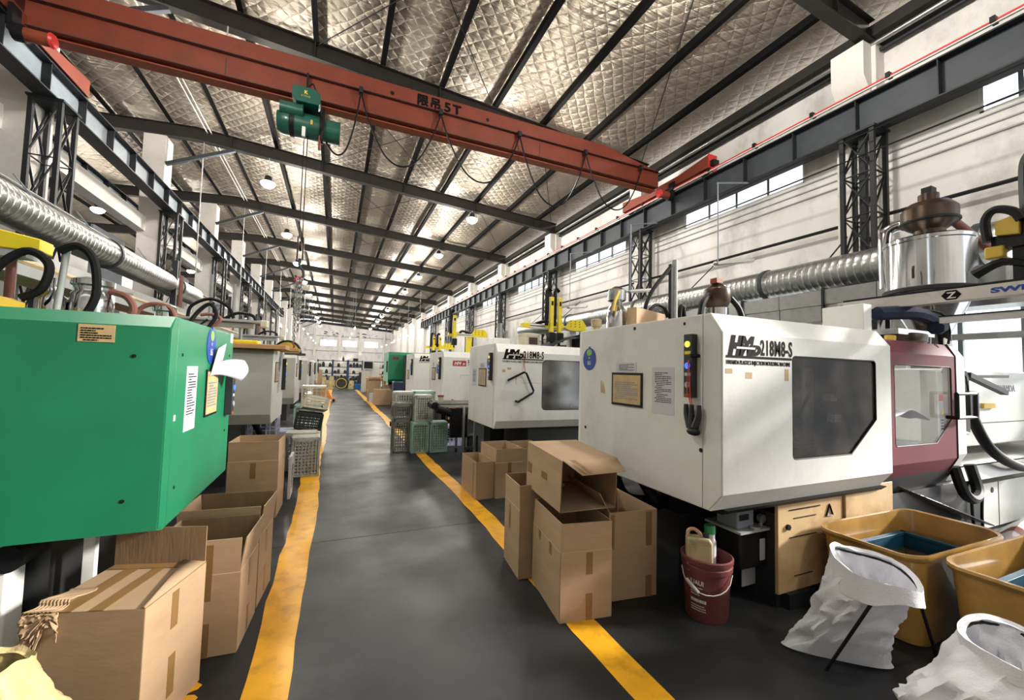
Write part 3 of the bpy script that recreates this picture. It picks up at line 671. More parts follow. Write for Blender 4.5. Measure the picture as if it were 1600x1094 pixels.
obj('box_body', bb(-A, A, 0, Dp, 0, t_).box(-A, A, 0, Dp, Hh-t_, Hh).box(-A, -A+t_, 0, Dp, 0, Hh).box(A-t_, A, 0, Dp, 0, Hh).box(-A, A, Dp-t_, Dp, 0, Hh), card, lb, bev=.003)
obj('flap', MB().add([(-A+.01, 0, Hh), (A-.01, 0, Hh), (A-.05, -.16, Hh-.045), (-A+.06, -.17, Hh-.05)], [(0, 1, 2, 3)]), card, lb, solid=.005)
obj('flap', MB().add([(-A+.003, 0, .0), (-A+.003, 0, Hh), (-A+.02, .17, Hh-.02), (-A+.02, .17, .02)], [(0, 1, 2, 3)]), card_in, lb, solid=.005)
obj('tape_strip', MB().add([(-A+.03, -.002, Hh+.002), (-A+.1, -.002, Hh+.002), (-A+.14, -.16, Hh-.043), (-A+.08, -.165, Hh-.045)], [(0, 1, 2, 3)]), tape, lb, solid=.001)
obj('sticker', bb(-A-.0015, -A, .22, .32, .15, .2), tape, lb); obj('sticker', bb(-A-.0015, -A, .5, .58, .12, .2), tape, lb)
lb.location = (1.645, 2.42, .655); lb.rotation_euler = (math.radians(3), 0, math.radians(-3))
carton('brown open box in front of the second white machine, left one', 1.775, 5.18, .24, .62, .46, 0, (None, None, None, None), (('l', -.2, .0, .44, .03),), fh=.15)
carton('brown open box with two tape marks before the second white machine', 2.0, 5.14, .38, .6, .44, 0, (90, 90, 88, 92), (('f', .0, .31, .44, .045), ('f', .0, .0, .17, .045)), fh=.17, name='cardboard_box').location = (2.09, 5.14, 0)
carton('brown box right of the pair before the second white machine', 2.52, 5.25, .40, .6, .58, 0, (None, None, None, None), fh=.15)

# ================================================================== PLASTIC CRATES
def crate_mesh(W, D, H, nx, ny, nz, bt=.013):
    m = MB(); a, b = W/2, D/2; r = .03
    m.box(-a, a, -b, b, 0, .012)
    for (x0, y0, x1, y1, n) in ((-a, -b, a, -b, nx), (-a, b, a, b, nx), (-a, -b, -a, b, ny), (a, -b, a, b, ny)):
        for i in range(1, n):
            x = x0+(x1-x0)*i/n; y = y0+(y1-y0)*i/n; m.box(x-bt/2-.001, x+bt/2, y-bt/2, y+bt/2, 0, H)
        for j in range(1, nz):
            z = H*j/nz
            if y0 == y1: m.box(x0, x1, y0-.003, y0+.003, z-bt/2, z+bt/2)
            else: m.box(x0-.003, x0+.003, y0, y1, z-bt/2, z+bt/2)
    return m
def crate_rim(W, D, H):
    m = MB(); a, b = W/2+.008, D/2+.008
    for z0, z1 in ((0, .025), (H-.045, H)):
        m.box(-a, a, -b, -b+.02, z0, z1).box(-a, a, b-.02, b, z0, z1).box(-a, -a+.02, -b, b, z0, z1).box(a-.02, a, -b, b, z0, z1)
    for sx in (-1, 1):
        for sy in (-1, 1): m.box(sx*(a-.03), sx*a, sy*(b-.03), sy*b, 0, H)
    return m
def crate(label, x, y, z, W, D, H, material, rz=0, tip=(0, 0), group=None, n=(9, 9, 9), lid=False):
    n = tuple(max(3, int(k*.8)) for k in n)
    t = thing('plastic_crate', label, 'crate', (0, 0, 0), group)
    obj('lattice', crate_mesh(W, D, H, *n), material, t); obj('rim', crate_rim(W, D, H), material, t, bev=.004)
    if lid: obj('base_panel', MB().box(-W/2, W/2, -D/2, D/2, H-.01, H+.012), material, t, bev=.008)
    t.location = (x, y, z); t.rotation_euler = (math.radians(tip[0]), math.radians(tip[1]), math.radians(rz))
    return t
crate('grimy pale grid crate standing on end beside the left yellow line', -.35, 6.83, 0, .36, .3, .55, palec_p, 4, n=(11, 8, 16), lid=True)
crate('pale grid crate standing behind the grimy grid crate at the left line', -.44, 7.25, 0, .42, .32, .56, palec_p, -3, n=(10, 8, 14), lid=True)
t = thing('label_board', 'white printed board leaning beside the tall brown box', 'sign', (-.44, 5.75, 0))
obj('board', MB().box(-.46, -.43, 5.62, 5.95, .0, .5), paper, t); lines('printed_bars', (-.4295, 5.67, .1), (0, 1, 0), (0, 0, 1), .22, .3, 7, ink, t, 4)
crate('lavender white crate at the bottom behind the tilted crates on the left', -.62, 7.95, 0, .5, .5, .5, lav_p, 0, n=(4, 4, 4), lid=True)
crate('black crate tilted on the lavender crate at the left line', -.40, 7.95, .515, .40, .32, .28, dark_p, 6, (0, 8), n=(8, 6, 8))
crate('beige lattice crate tilted on top of the black crate', -.31, 8.05, .83, .38, .32, .22, cream_p, 8, (-12, 10), n=(4, 4, 3))
crate('lower pale teal crate in the far left stack', -.45, 9.3, 0, .5, .42, .42, teal_p, 0, n=(6, 5, 6), lid=True)
crate('middle pale teal crate in the far left stack', -.45, 9.3, .435, .5, .42, .38, teal_p, 0, n=(6, 5, 6), lid=True)
crate('cream crate topping the far left stack', -.37, 9.3, .83, .44, .4, .36, cream_p, 2, n=(7, 5, 6), lid=True)
crate('tall lavender crate under the first white left machine', -1.0, 7.55, 0, .4, .4, .78, lav_p, 0, n=(4, 4, 6), lid=True)
crate('teal upright crate front left of the right crate group', 1.54, 8.05, 0, .31, .30, .57, teal_p, 2, n=(9, 8, 16), lid=True)
crate('teal upright crate front right of the right crate group', 1.90, 8.02, 0, .32, .30, .57, teal_p, -2, n=(9, 8, 16), lid=True)
crate('dark grimy crate at the bottom of the left column of the right crate group', 1.23, 8.25, 0, .31, .34, .62, greyc_p, 0, n=(9, 8, 15), lid=True)
crate('darkest crate in the middle of the right crate group', 1.22, 8.25, .635, .32, .34, .26, greyc_p, 1, n=(9, 8, 6), lid=True)
crate('pale grid crate topping the left column of the right crate group', 1.25, 8.28, .915, .33, .34, .22, palec_p, 4, n=(9, 8, 6), lid=True)
crate('tall pale grid crate standing on the teal upright crates', 1.60, 8.1, .585, .33, .32, .50, palec_p, 1, n=(10, 8, 14), lid=True)
crate('flat teal crate behind the tall pale grid crate', 1.68, 8.48, .92, .42, .34, .22, teal_p, 0, n=(6, 5, 4), lid=True)
crate('hidden dark crate carrying the flat teal crate', 1.68, 8.48, 0, .40, .34, .90, greyc_p, 0, n=(8, 8, 18), lid=True)
crate('white lettered crate beyond the teal crates', 2.35, 8.6, 0, .34, .34, .42, lav_p, 0, n=(5, 5, 5), lid=True)
crate('small dark crate beside the trolley under the conveyor', 2.55, 7.9, 0, .2, .25, .3, dark_p, 0, n=(5, 5, 6), lid=True)

# ================================================================== INJECTION MOULDING MACHINES
def rect_c(x0, x1, z0, z1, ch=.0, r=.03, cx=0):
    """rounded window outline with a big cut lower right corner (ch wide)"""
    p = []
    for (cxx, czz, a0) in ((x0+r, z0+r, 180), (x1-r, z0+r, 270), (x1-r, z1-r, 0), (x0+r, z1-r, 90)):
        if ch and a0 == 270:
            p += [(x1-ch, z0), (x1, z0+ch*.75)]; continue
        for k in range(4):
            an = math.radians(a0+30*k); p.append((cxx+r*math.cos(an), czz+r*math.sin(an)))
    return p
def guard(t, name, x0, x1, y0, W, z0, z1, material, hole=None, bv=.09, bt=.13, bb_=.12, back=True, glassm=None, interior=True, rear_open=False):
    y1 = y0+W
    P = [(y0+bv, z0), (y0, z0+bb_), (y0, z1-bt), (y0+bv, z1), (y1, z1), (y1, z0)]
    m = MB(); n = len(P)
    for i in range(n):
        if i == 1 and hole: continue
        if i == 4 and rear_open: continue
        a, b = P[i], P[(i+1) % n]
        m.add([(x0, *a), (x1, *a), (x1, *b), (x0, *b)], [(0, 1, 2, 3)])
    m.add([(x0, *p) for p in P], [tuple(range(n))]); 
    if not rear_open: m.add([(x1, *p) for p in P], [tuple(range(n))])
    if hole: m.holed([(x0, z0+bb_), (x1, z0+bb_), (x1, z1-bt), (x0, z1-bt)], hole, lambda p: (p[0], y0, p[1]))
    sh = obj(name, m, material, t)
    if hole:
        k = len(hole)
        g = obj('window_glass', MB().add([(p[0], y0+.012, p[1]) for p in hole], [tuple(range(k))]), glassm, sh)
        obj('window_gasket', MB().tube([(p[0], y0+.004, p[1]) for p in hole+hole[:1]], .006, 6), black_r, sh)
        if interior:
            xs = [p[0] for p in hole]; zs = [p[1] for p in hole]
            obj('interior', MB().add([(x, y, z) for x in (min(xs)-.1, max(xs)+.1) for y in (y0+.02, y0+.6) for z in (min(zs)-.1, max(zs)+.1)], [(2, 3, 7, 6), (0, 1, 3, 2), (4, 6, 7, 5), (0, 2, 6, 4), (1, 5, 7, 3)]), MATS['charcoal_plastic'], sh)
    return sh
R_, U_ = (0, -1, 0), (0, 0, 1)           # reading directions on an end face that looks to -x
def sign(t, x, y, z, ry, rz, sgn):
    N = 26; off = OFF[t.name]
    f3 = lambda a, k, d: (x+sgn*d, y+ry*k*math.cos(a), z+rz*k*math.sin(a))
    v = [f3(2*PI*i/N, 1, 0) for i in range(N)]+[f3(2*PI*i/N, 1, .004) for i in range(N)]
    s = obj('safety_sign', MB().add(v, [tuple(range(N)), tuple(range(N, 2*N))]+[(i, (i+1) % N, N+(i+1) % N, N+i) for i in range(N)]), blue_s, t)
    obj('sign_hook', MB().box(x, x+sgn*.006, y-.01, y+.01, z+rz*.98, z+rz*1.12), blue_s, s)
    obj('sign_emblem', MB().add([(x+sgn*.0055, y+ry*.42*math.cos(2*PI*i/12), z+rz*(.58+.3*math.sin(2*PI*i/12))) for i in range(12)], [tuple(range(12))]), lime, s)
    for dz, wv, h in ((.05, .12, .16), (-.2, .3, .05), (-.5, .28, .3)):
        lines('sign_print', (x+sgn*.004, y-sgn*ry*wv, z+rz*dz), (0, sgn, 0), (0, 0, 1), ry*wv*2, rz*h, 3, inkw, s, int(dz*50)+60)
    return s
def framed(t, x, y, z, wd, ht, sgn, label=None):
    rd = (0, sgn, 0); o = (x, y-sgn*wd/2, z-ht/2)
    f = obj('document_frame', sheet(o, rd, U_, wd, ht, .008), black_m, t)
    b = .05*wd
    obj('sheet', sheet((x+sgn*.008, y-sgn*(wd/2-b), z-ht/2+b), rd, U_, wd-2*b, ht-2*b, .001), paper_y, f)
    lines('sheet_print', (x+sgn*.0085, y-sgn*(wd/2-2.5*b), z-ht*.3), rd, U_, wd-5*b, ht*.55, 9, steel_l, f, int(y*10))
    return f
def notice(t, x, y, z, wd, ht, sgn, rows=16, seed=1, m_=paper):
    rd = (0, sgn, 0)
    p = obj('paper_notice', sheet((x, y-sgn*wd/2, z-ht/2), rd, U_, wd, ht, .0015), m_, t)
    lines('notice_print', (x+sgn*.0012, y-sgn*wd*.36, z-ht*.25), rd, U_, wd*.74, ht*.66, rows, ink, p, seed, .4)
    return p
def lights(t, x, y, z, sgn, wd=.07, ht=.42):
    b = obj('status_light_box', MB().box(x, x+sgn*.05, y-wd/2, y+wd/2, z-ht/2, z+ht/2), dark_p, t, bev=.004)
    for k, (dz, mm) in enumerate(((.34, y_led), (0, b_led), (-.3, w_led))):
        obj('lamp', MB().cyl((x+sgn*.045, y, z+dz*ht), (x+sgn*.056, y, z+dz*ht), wd*.3, n=16), mm, b)
    obj('status_tag', MB().box(x+sgn*.05, x+sgn*.0515, y-wd*.35, y+wd*.35, z+ht*.18, z+ht*.23), yellow_p, b)
    obj('status_tag', MB().box(x+sgn*.05, x+sgn*.0515, y-wd*.35, y+wd*.35, z-.16*ht, z-.11*ht), teal_p, b)
    obj('status_tag', MB().box(x+sgn*.05, x+sgn*.0515, y-wd*.45, y+wd*.45, z-ht*.49, z-ht*.44), crane_d, b)
    return b
def logo(t, x, y, z, s, col=ink, full=True):
    """letters on a front face (looking to -y); s = letter height"""
    text('lettering', 'HM', s*1.42, (x, y, z), (1, 0, 0), U_, col, t, shear=.28, bold=.012*s/.1, sx=.92, space=.9)
    text('lettering', 'D', s*.72, (x+s*1.98, y, z), (1, 0, 0), U_, col, t, shear=.28, bold=.008*s/.1, sx=1.2)
    obj('lettering_stripe', MB().prism([(x+.62*s, z+.30*s), (x+2.2*s, z+.30*s), (x+2.25*s, z+.42*s), (x+.66*s, z+.42*s)], 'y', y-.0035, y-.002), white_m, t)
    text('lettering', '218M8-S', s*1.3, (x+2.72*s, y, z), (1, 0, 0), U_, col, t, bold=.0028*s/.1, sx=.60, space=1.08)
    if full:
        obj('lettering_rule', MB().box(x-.02, x+5.62*s, y-.002, y, z-.24*s, z-.10*s), col, t)
        text('small_lettering', 'HWAMDA PLASTICS INJECTION MOULDING MACHINE', s*.36, (x-.02, y, z-.62*s), (1, 0, 0), U_, col, t, bold=.0001, sx=.63, space=1.02)
def holes(t, pts, r=.012):
    for c, d in pts: obj('bolt_hole', MB().cyl(c, Vector(c)+Vector(d)*.003, r, n=14), black_m, t)

# --- nearest white machine on the right
M1 = thing('injection_moulding_machine', 'nearest white injection moulding machine with maroon sliding door on the right', 'machine', (2.2, 1.81, 0), )
x0, y0 = 2.2, 1.81
g1 = guard(M1, 'guard_shell', x0, 4.07, y0, 1.62, .755, 2.005, white_m, rect_c(2.86, 3.86, 1.05, 1.75, .33), glassm=dirty_glass)
obj('end_panel', MB().box(x0-.006, x0, y0+.15, y0+1.58, .76, 2.0), grey_m, M1, bev=.002)
obj('end_panel_strip', MB().prism([(y0+.1, .765), (y0+.01, .87), (y0+.01, 1.87), (y0+.1, 1.995), (y0+.143, 1.995), (y0+.143, .765)], 'x', x0-.005, x0), grey_m, M1)
X = x0-.006
holes(M1, (((X, 2.62, 1.965), (-1, 0, 0)), ((X, 1.97, 1.12), (-1, 0, 0)), ((X, 3.3, 1.09), (-1, 0, 0))), .014)
obj('rust_spot', MB().cyl((X, 2.11, 1.955), (X-.001, 2.11, 1.955), .012, n=12), brownm, M1)
sign(M1, X, 3.25, 1.73, .105, .105, -1)
framed(M1, X, 2.71, 1.475, .38, .27, -1)
notice(M1, X, 2.72, 1.65, .25, .085, -1, 5, 3); notice(M1, X, 2.31, 1.485, .22, .34, -1, 17, 5)
obj('torn_sticker', MB().prism([(3.07, 1.43), (3.0, 1.42), (3.005, 1.46), (3.03, 1.53), (3.045, 1.49), (3.055, 1.54), (3.07, 1.53)], 'x', X-.001, X), paper_y, M1)
lights(M1, X, 2.035, 1.665, -1)
logo(M1, 2.245, y0-.001, 1.745, .108)
for (a, b, c, d) in ((2.22, 2.28, 1.62, 1.65), (2.78, 2.82, 1.58, 1.66), (2.40, 2.46, 1.59, 1.63)): obj('peeled_sticker', MB().box(a, b, y0-.0012, y0, c, d), paper_y, M1)
# behind the dirty glass: mould halves and tie bars
it = obj('clamping_unit', MB().box(3.0, 3.35, 2.12, 2.4, .95, 1.6).box(3.45, 3.6, 2.1, 2.4, 1.1, 1.7).box(2.85, 3.95, 2.3, 2.36, 1.0, 1.05), galv, M1, bev=.02)
for z in (1.15, 1.55): obj('tie_bar', MB().cyl((2.8, 2.2, z), (3.95, 2.2, z), .04, n=14), chrome, it)
for (a, z) in ((2.95, 1.5), (3.1, 1.3), (3.7, 1.42), (3.75, 1.25)): obj('bright_fitting', MB().box(a, a+.09, 2.04, 2.1, z, z+.06), paper, it)
obj('hose', MB().tube([(3.3, 2.05, 1.3), (3.45, 2.02, 1.52), (3.7, 2.02, 1.5), (3.85, 2.05, 1.4)], .012, 6, smooth_n=5), black_r, it)
# maroon sliding door
d1 = guard(M1, 'sliding_door', 4.085, 5.20, 1.84, .5, .80, 1.945, red_m, rect_c(4.19, 5.13, 1.065, 1.735, .28), bv=.06, bt=.11, bb_=.12, glassm=clear_glass, interior=False, rear_open=True)
obj('door_edge', MB().tube([(5.205, 1.9, 1.95), (5.21, 1.845, 1.84), (5.21, 1.845, .92), (5.2, 1.9, .8)], .012, 6), black_r, M1)
hd = obj('door_handle', MB().tube([(5.02, 1.84, 1.29), (5.02, 1.77, 1.29), (5.25, 1.77, 1.29), (5.36, 1.77, 1.29), (5.36, 1.77, 1.5), (5.02, 1.77, 1.5), (5.02, 1.77, 1.29)], .018, 6), black_m, M1)
guard(M1, 'side_strip', 5.215, 5.44, 1.86, .07, .82, 1.94, white_m, None, bv=.06, bt=.11, bb_=.12)
obj('lower_guard', MB().prism([(1.9, .80), (1.98, .64), (3.3, .64), (3.3, .80)], 'x', 4.02, 5.3), dark_p, M1)
obj('lower_guard_edge', MB().prism([(1.86, .755), (1.9, .72), (3.35, .72), (3.35, .755)], 'x', 2.3, 4.1), black_m, M1)
sk = obj('product_chute', MB().grid(lambda u, v: (4.15+1.0*u, 2.0+.6*v, 1.05+.28*math.sin(u*2.4)*(1-.35*v)+.12*v+.03*noise.noise((u*5, v*5, 2))), 22, 12), sack_w, M1, solid=.01)
obj('inner_frame', MB().box(4.45, 4.55, 2.45, 2.52, 1.2, 1.8).box(4.4, 4.43, 2.2, 2.25, 1.2, 1.8).box(4.2, 5.2, 2.55, 2.6, 1.25, 1.31), alu, M1)
obj('base_panel', MB().box(2.88, 3.63, 1.93, 1.955, .10, .745), mat('stained_cream_panel', '#d0b184', .5, var=.12, scale=3, dirt='#7c4f27', dirt_amt=.8, dirt_scale=1.6), M1, bev=.004)
obj('base_panel', MB().box(3.645, 4.30, 1.915, 1.94, .10, .765), MATS['stained_cream_panel'], M1, bev=.004)
obj('panel_louvre', MB().box(3.0, 3.35, 1.925, 1.932, .66, .668).box(3.05, 3.3, 1.925, 1.932, .60, .606).box(3.0, 3.3, 1.925, 1.932, .47, .476).box(3.05, 3.25, 1.925, 1.932, .2, .205), brownm, M1)
obj('panel_lock', MB().cyl((2.98, 1.915, .55), (2.98, 1.93, .55), .02, n=10), black_m, M1)
obj('panel_triangle', MB().tube([(3.42, 1.925, .58), (3.5, 1.925, .58), (3.46, 1.925, .66), (3.42, 1.925, .58)], .006, 5), black_m, M1)
obj('machine_bed', MB().box(2.9, 6.0, 1.96, 3.3, 0, .64).box(2.55, 2.9, 2.5, 3.3, 0, .5), dark_p, M1)
obj('foot', MB().box(2.95, 3.2, 1.9, 2.1, 0, .1), steel_d, M1)
obj('under_hoses', MB().tube([(2.35, 2.7, .75), (2.4, 2.6, .6), (2.5, 2.65, .55), (2.62, 2.7, .6)], .05, 8, smooth_n=5).tube([(2.3, 3.0, .75), (2.35, 2.9, .55), (2.6, 2.85, .5)], .04, 8, smooth_n=5), black_r, M1)
obj('chip_chute', MB().add([(4.38, 1.96, .73), (4.38, 2.6, .73), (5.6, 2.6, .30), (5.6, 1.75, .30)], [(0, 1, 2, 3)]), mat('wet_dark_chute', '#5a5d5f', .25, .4, var=.4, scale=14, bump=.5, bscale=25), M1, solid=.01)
obj('bed_panel', MB().box(5.5, 8.9, 2.12, 2.15, .02, .50).box(5.6, 5.62, 2.1, 2.16, .0, .66), white_m, M1)
obj('bed_panel_seam', MB().box(6.9, 6.91, 2.117, 2.12, .02, .5), seam_m, M1)
obj('vent_knob', MB().cyl((6.75, 2.115, .42), (6.75, 2.12, .42), .03, n=14), steel_d, M1)
obj('socket', MB().box(5.98, 6.1, 2.06, 2.12, .38, .48).box(6.14, 6.24, 2.06, 2.12, .38, .48), alu, M1)
obj('bed_top', MB().box(5.45, 9, 2.05, 3.3, .66, .74).prism([(2.02, .60), (2.05, .74), (2.08, .74), (2.08, .60)], 'x', 5.5, 9), alu, M1)
iu = obj('injection_cover', MB().box(6.55, 9.0, 2.3, 3.1, .86, 1.76), white_m, M1, bev=.02)
obj('cover_seam', MB().box(6.6, 9, 2.297, 2.3, 1.12, 1.13), seam_m, iu)
text('faint_lettering', 'HWAMDA', .12, (7.5, 2.298, 1.5), (1, 0, 0), U_, steel_l, iu)
obj('cover_handle', MB().box(7.1, 7.4, 2.27, 2.3, 1.30, 1.36), yellow_d, iu)
nz = obj('nozzle_guard', MB().box(5.82, 6.2, 2.2, 2.34, .86, 1.72), grey_m, M1, bev=.01)
obj('red_label', MB().box(5.86, 5.98, 2.197, 2.2, 1.40, 1.47), crane_red, nz)
obj('brown_label', MB().box(5.95, 6.05, 2.197, 2.2, 1.50, 1.6), paper_y, nz)
obj('warning_label', MB().box(5.86, 6.04, 2.198, 2.2, 1.08, 1.38), paper, nz)
obj('warning_triangle', MB().prism([(5.88, 1.25), (6.0, 1.25), (5.94, 1.36)], 'y', 2.195, 2.198), yellow_p, nz)
lines('label_print', (5.88, 2.1985, 1.1), (1, 0, 0), U_, .13, .12, 4, ink, nz, 8)
obj('bracket_frame', MB().tube([(5.46, 2.0, 1.7), (5.8, 2.0, 1.72), (5.85, 2.0, 1.66), (5.85, 2.0, 1.1), (5.46, 2.0, 1.08)], .03, 6), steel_w, M1)
hc = thing('hand_controller', 'black hand controller hanging beside the maroon door', 'controller', (5.6, 1.9, 1.3))
obj('controller_body', MB().box(5.53, 5.73, 1.86, 1.94, 1.26, 1.52), black_m, hc, bev=.015)
obj('controller_cord', MB().tube([(5.62, 1.9, 1.52), (5.6, 1.9, 1.6), (5.64, 1.92, 1.66), (5.6, 1.97, 1.71)], .008, 6, smooth_n=4), black_r, hc)
obj('cable_loop', MB().tube([(5.30, 1.9, .82), (5.35, 1.86, .60), (5.5, 1.85, .52), (5.75, 1.9, .56), (5.75, 1.95, .8)], .045, 8, smooth_n=5), black_r, M1)
obj('drip_cable', MB().tube([(5.5, 1.86, .55), (5.55, 1.87, .3), (5.6, 1.85, .0)], .012, 6, smooth_n=4).tube([(5.85, 1.9, .55), (5.82, 1.9, .3), (5.86, 1.9, .06)], .012, 6, smooth_n=4), black_r, M1)
bh = tag(obj('supply_hose', MB().tube([(5.7, 2.1, 2.2), (5.95, 2.15, 1.85), (6.15, 2.1, 1.4), (6.3, 2.0, .95), (6.8, 1.95, .72), (7.4, 1.95, .68)], .05, 10, smooth_n=8), black_r), 'thick black hose curving down behind the maroon door', 'hose')
tag(obj('clamp_bar', MB().bar((5.9, 2.0, 1.68), (6.75, 2.0, 1.5), .06, .05).bar((5.75, 2.02, 1.66), (6.9, 2.02, 1.68), .025, .03), black_m), 'black bar clamp crossing the thick hose', 'bar')
# pliers hung on a cord
pz = thing('side_cutter', 'black handled cutters hanging on a red cord by the status lights', 'tool', (x0-.03, 1.99, 1.38))
for k, (yy, rx) in enumerate(((2.06, .1), (2.02, 0), (1.965, -.1))):
    obj('handle', MB().tube([(X-.03, yy+rx*.05, 1.41), (X-.03, yy, 1.34), (X-.03, yy+rx*.3*-1+.0, 1.26)], .014, 8, r1=.024, smooth_n=4), dark_p, pz)
obj('jaw', MB().sph((X-.035, 2.0, 1.235), (.02, .055, .025)), black_m, pz)
obj('cord', MB().tube([(X-.06, 2.02, 1.70), (X-.06, 2.03, 1.5), (X-.035, 2.02, 1.40)], .003, 5).tube([(X-.06, 2.015, 1.70), (X-.06, 2.005, 1.5), (X-.035, 2.01, 1.40)], .003, 5), crane_red, pz)
obj('cord_knob', MB().tube([(X, 1.985, 1.73), (X-.07, 2.0, 1.73)], .012, 8), black_m, pz)
# pump and sign under the machine end
pu = thing('lubrication_pump', 'small dark lubrication pump unit on a bracket under the nearest white machine', 'pump', (2.75, 2.15, .3))
obj('pump_box', MB().box(2.63, 2.80, 2.05, 2.22, .53, .67), steel_l, pu, bev=.008)
obj('display', MB().box(2.65, 2.74, 2.045, 2.05, .59, .63), black_m, pu)
obj('bracket_shelf', MB().box(2.60, 2.93, 2.0, 2.3, .515, .53), steel_w, pu)
obj('oil_tank', MB().box(2.63, 2.90, 2.03, 2.28, .26, .51), black_m, pu, bev=.01)
obj('gauge', MB().cyl((2.87, 2.03, .585), (2.87, 2.06, .585), .03, n=16).cyl((2.87, 2.05, .53), (2.87, 2.05, .56), .012, n=8), alu, pu)
obj('filler_cap', MB().cyl((2.78, 2.03, .53), (2.78, 2.03, .55), .04, n=16), alu, pu)
obj('tank_label', MB().box(2.83, 2.885, 2.028, 2.03, .3, .45), paper, pu)
obj('mount_post', MB().box(2.86, 2.9, 2.2, 2.3, 0, .6), black_m, pu)
obj('hanging_plate', MB().box(2.74, 2.88, 2.10, 2.105, .10, .22), steel_w, pu)

# --- robot beam of the nearest machine
rbm = thing('robot_beam', 'pale robot beam with hexagon logo above the maroon door', 'robot', (4.55, 1.4, 2.24))
obj('beam', MB().box(4.5, 4.6, .35, 2.41, 2.245, 2.345), mat('chipped_white_paint', '#cfcbc2', .45, var=.05, dirt='#6e5c48', dirt_amt=.8, dirt_scale=2.5), rbm, bev=.004)
obj('top_rail', MB().box(4.5, 4.62, .35, 2.36, 2.346, 2.362), black_m, rbm)
obj('end_tube', MB().cyl((4.498, 2.375, 2.29), (4.5, 2.375, 2.29), .03, n=16), black_m, rbm)
obj('hexagon_logo', MB().add([(4.4985, 1.60+.06*a, 2.297+.038*b) for a, b in ((1, 0), (.5, 1), (-.5, 1), (-1, 0), (-.5, -1), (.5, -1))], [tuple(range(6))]), ink, rbm)
text('logo_letter', 'Z', .07, (4.4975, 1.60, 2.272), (0, -1, 0), U_, inkw, rbm, align='CENTER', bold=.001, sx=1.2)
text('logo_lettering', 'SWITEK', .052, (4.4985, 1.385, 2.278), (0, -1, 0), U_, blue_s, rbm, bold=.0025, sx=1.9)
obj('lower_rail', MB().box(4.62, 4.68, .35, 1.72, 2.09, 2.14), alu, rbm)
obj('lower_rail_top', MB().box(4.61, 4.69, .35, 1.72, 2.14, 2.15), black_m, rbm)
obj('support_post', MB().box(4.06, 4.18, 1.98, 2.3, 1.98, 2.245), white_m, rbm, bev=.005)
obj('support_arm', MB().box(4.1, 4.62, 2.1, 2.3, 2.2, 2.245), steel_w, rbm)
obj('cable_bundle', MB().tube([(4.3, 2.0, 2.18), (4.7, 1.9, 2.2), (5.1, 1.9, 2.12), (4.9, 1.85, 2.08)], .06, 8, smooth_n=5), mat('navy_cloth', '#1a2540', .8), rbm)
for a in ((4.7, 1.95, 2.25), (4.8, 1.92, 2.2)): obj('thin_cable', MB().tube([a, (5.0, 1.85, a[2]-.03), (5.15, 1.85, 2.08), (5.12, 1.85, 1.95)], .01, 6, smooth_n=5), black_r, rbm)
ra = thing('handling_robot', 'yellow and black robot arm at the right edge above the pale beam', 'robot', (4.75, 1.2, 2.36))
obj('arm_plate', MB().prism([(1.37, 2.72), (1.25, 2.70), (1.25, 2.86), (1.37, 2.82)], 'x', 4.55, 4.6), yellow_d, ra, bev=.006)
obj('arm_box', MB().box(4.55, 4.75, 1.33, 1.43, 2.55, 2.64), yellow_d, ra, bev=.01)
obj('arm_box', MB().box(4.6, 4.75, 1.12, 1.25, 2.5, 2.66), yellow_d, ra, bev=.01)
obj('arm_mount', MB().box(4.58, 4.7, 1.16, 1.4, 2.62, 2.72).box(4.6, 4.7, 1.2, 1.3, 2.34, 2.62), black_m, ra)
obj('hose_bend', MB().tube([(4.56, 1.41, 2.68), (4.56, 1.42, 2.85), (4.56, 1.37, 2.92), (4.56, 1.28, 2.88), (4.56, 1.24, 2.8)], .03, 8, smooth_n=5), black_r, ra)
obj('cable_chain', MB().tube([(4.6, 1.22, 2.7), (4.6, 1.225, 3.1), (4.6, 1.21, 3.26), (4.6, 1.15, 3.31), (4.6, 1.05, 3.3)], .035, 4, smooth_n=8), dark_p, ra)
P = None
for i in range(12):
    if P is None: P = obj('chain_segment', MB().box(4.562, 4.57, 1.185, 1.215, 2.75, 2.775), galv, ra).data
    else: share('chain_segment', P, ra, (0, 0, i*.04))
obj('gripper', MB().tube([(4.6, 1.5, 2.45), (4.6, 1.35, 2.52), (4.6, 1.2, 2.46)], .04, 8, r1=.02, smooth_n=4), black_m, ra)
# --- dryer hopper
hx, hy = 6.8, 2.62
hp = thing('hopper_dryer', 'shiny stainless steel dryer hopper behind the nearest white machine', 'hopper', (hx, hy, 1.76))
obj('barrel', MB().lathe([(.42, .95), (.42, 1.55), (.43, 1.56), (.43, 1.6), (.40, 1.62), (.1, 1.64)], (hx, hy, 1.76), 40), chrome, hp)
obj('cone', MB().lathe([(.1, .0), (.12, .3), (.42, .95)], (hx, hy, 1.76), 36), chrome, hp)
obj('clamp_ring', MB().lathe([(.43, .93), (.44, .94), (.44, .98), (.43, .99)], (hx, hy, 1.76), 36), steel_d, hp)
ld = obj('vacuum_loader', MB().lathe([(.15, 0), (.15, .15), (.22, .2), (.27, .25), (.27, .42), (.2, .5), (.1, .53), (.1, .62), (.05, .64)], (hx+.05, hy, 3.36), 30), brownm, hp)
obj('loader_band', MB().lathe([(.275, 0), (.285, .01), (.285, .03), (.275, .04)], (hx+.05, hy, 3.6), 30), black_m, ld)
obj('solenoid', MB().box(hx-.03, hx+.1, hy-.06, hy+.04, 3.98, 4.06), black_m, ld); obj('antenna', MB().cyl((hx+.12, hy, 3.98), (hx+.12, hy, 4.12), .01, n=6), yellow_d, ld)
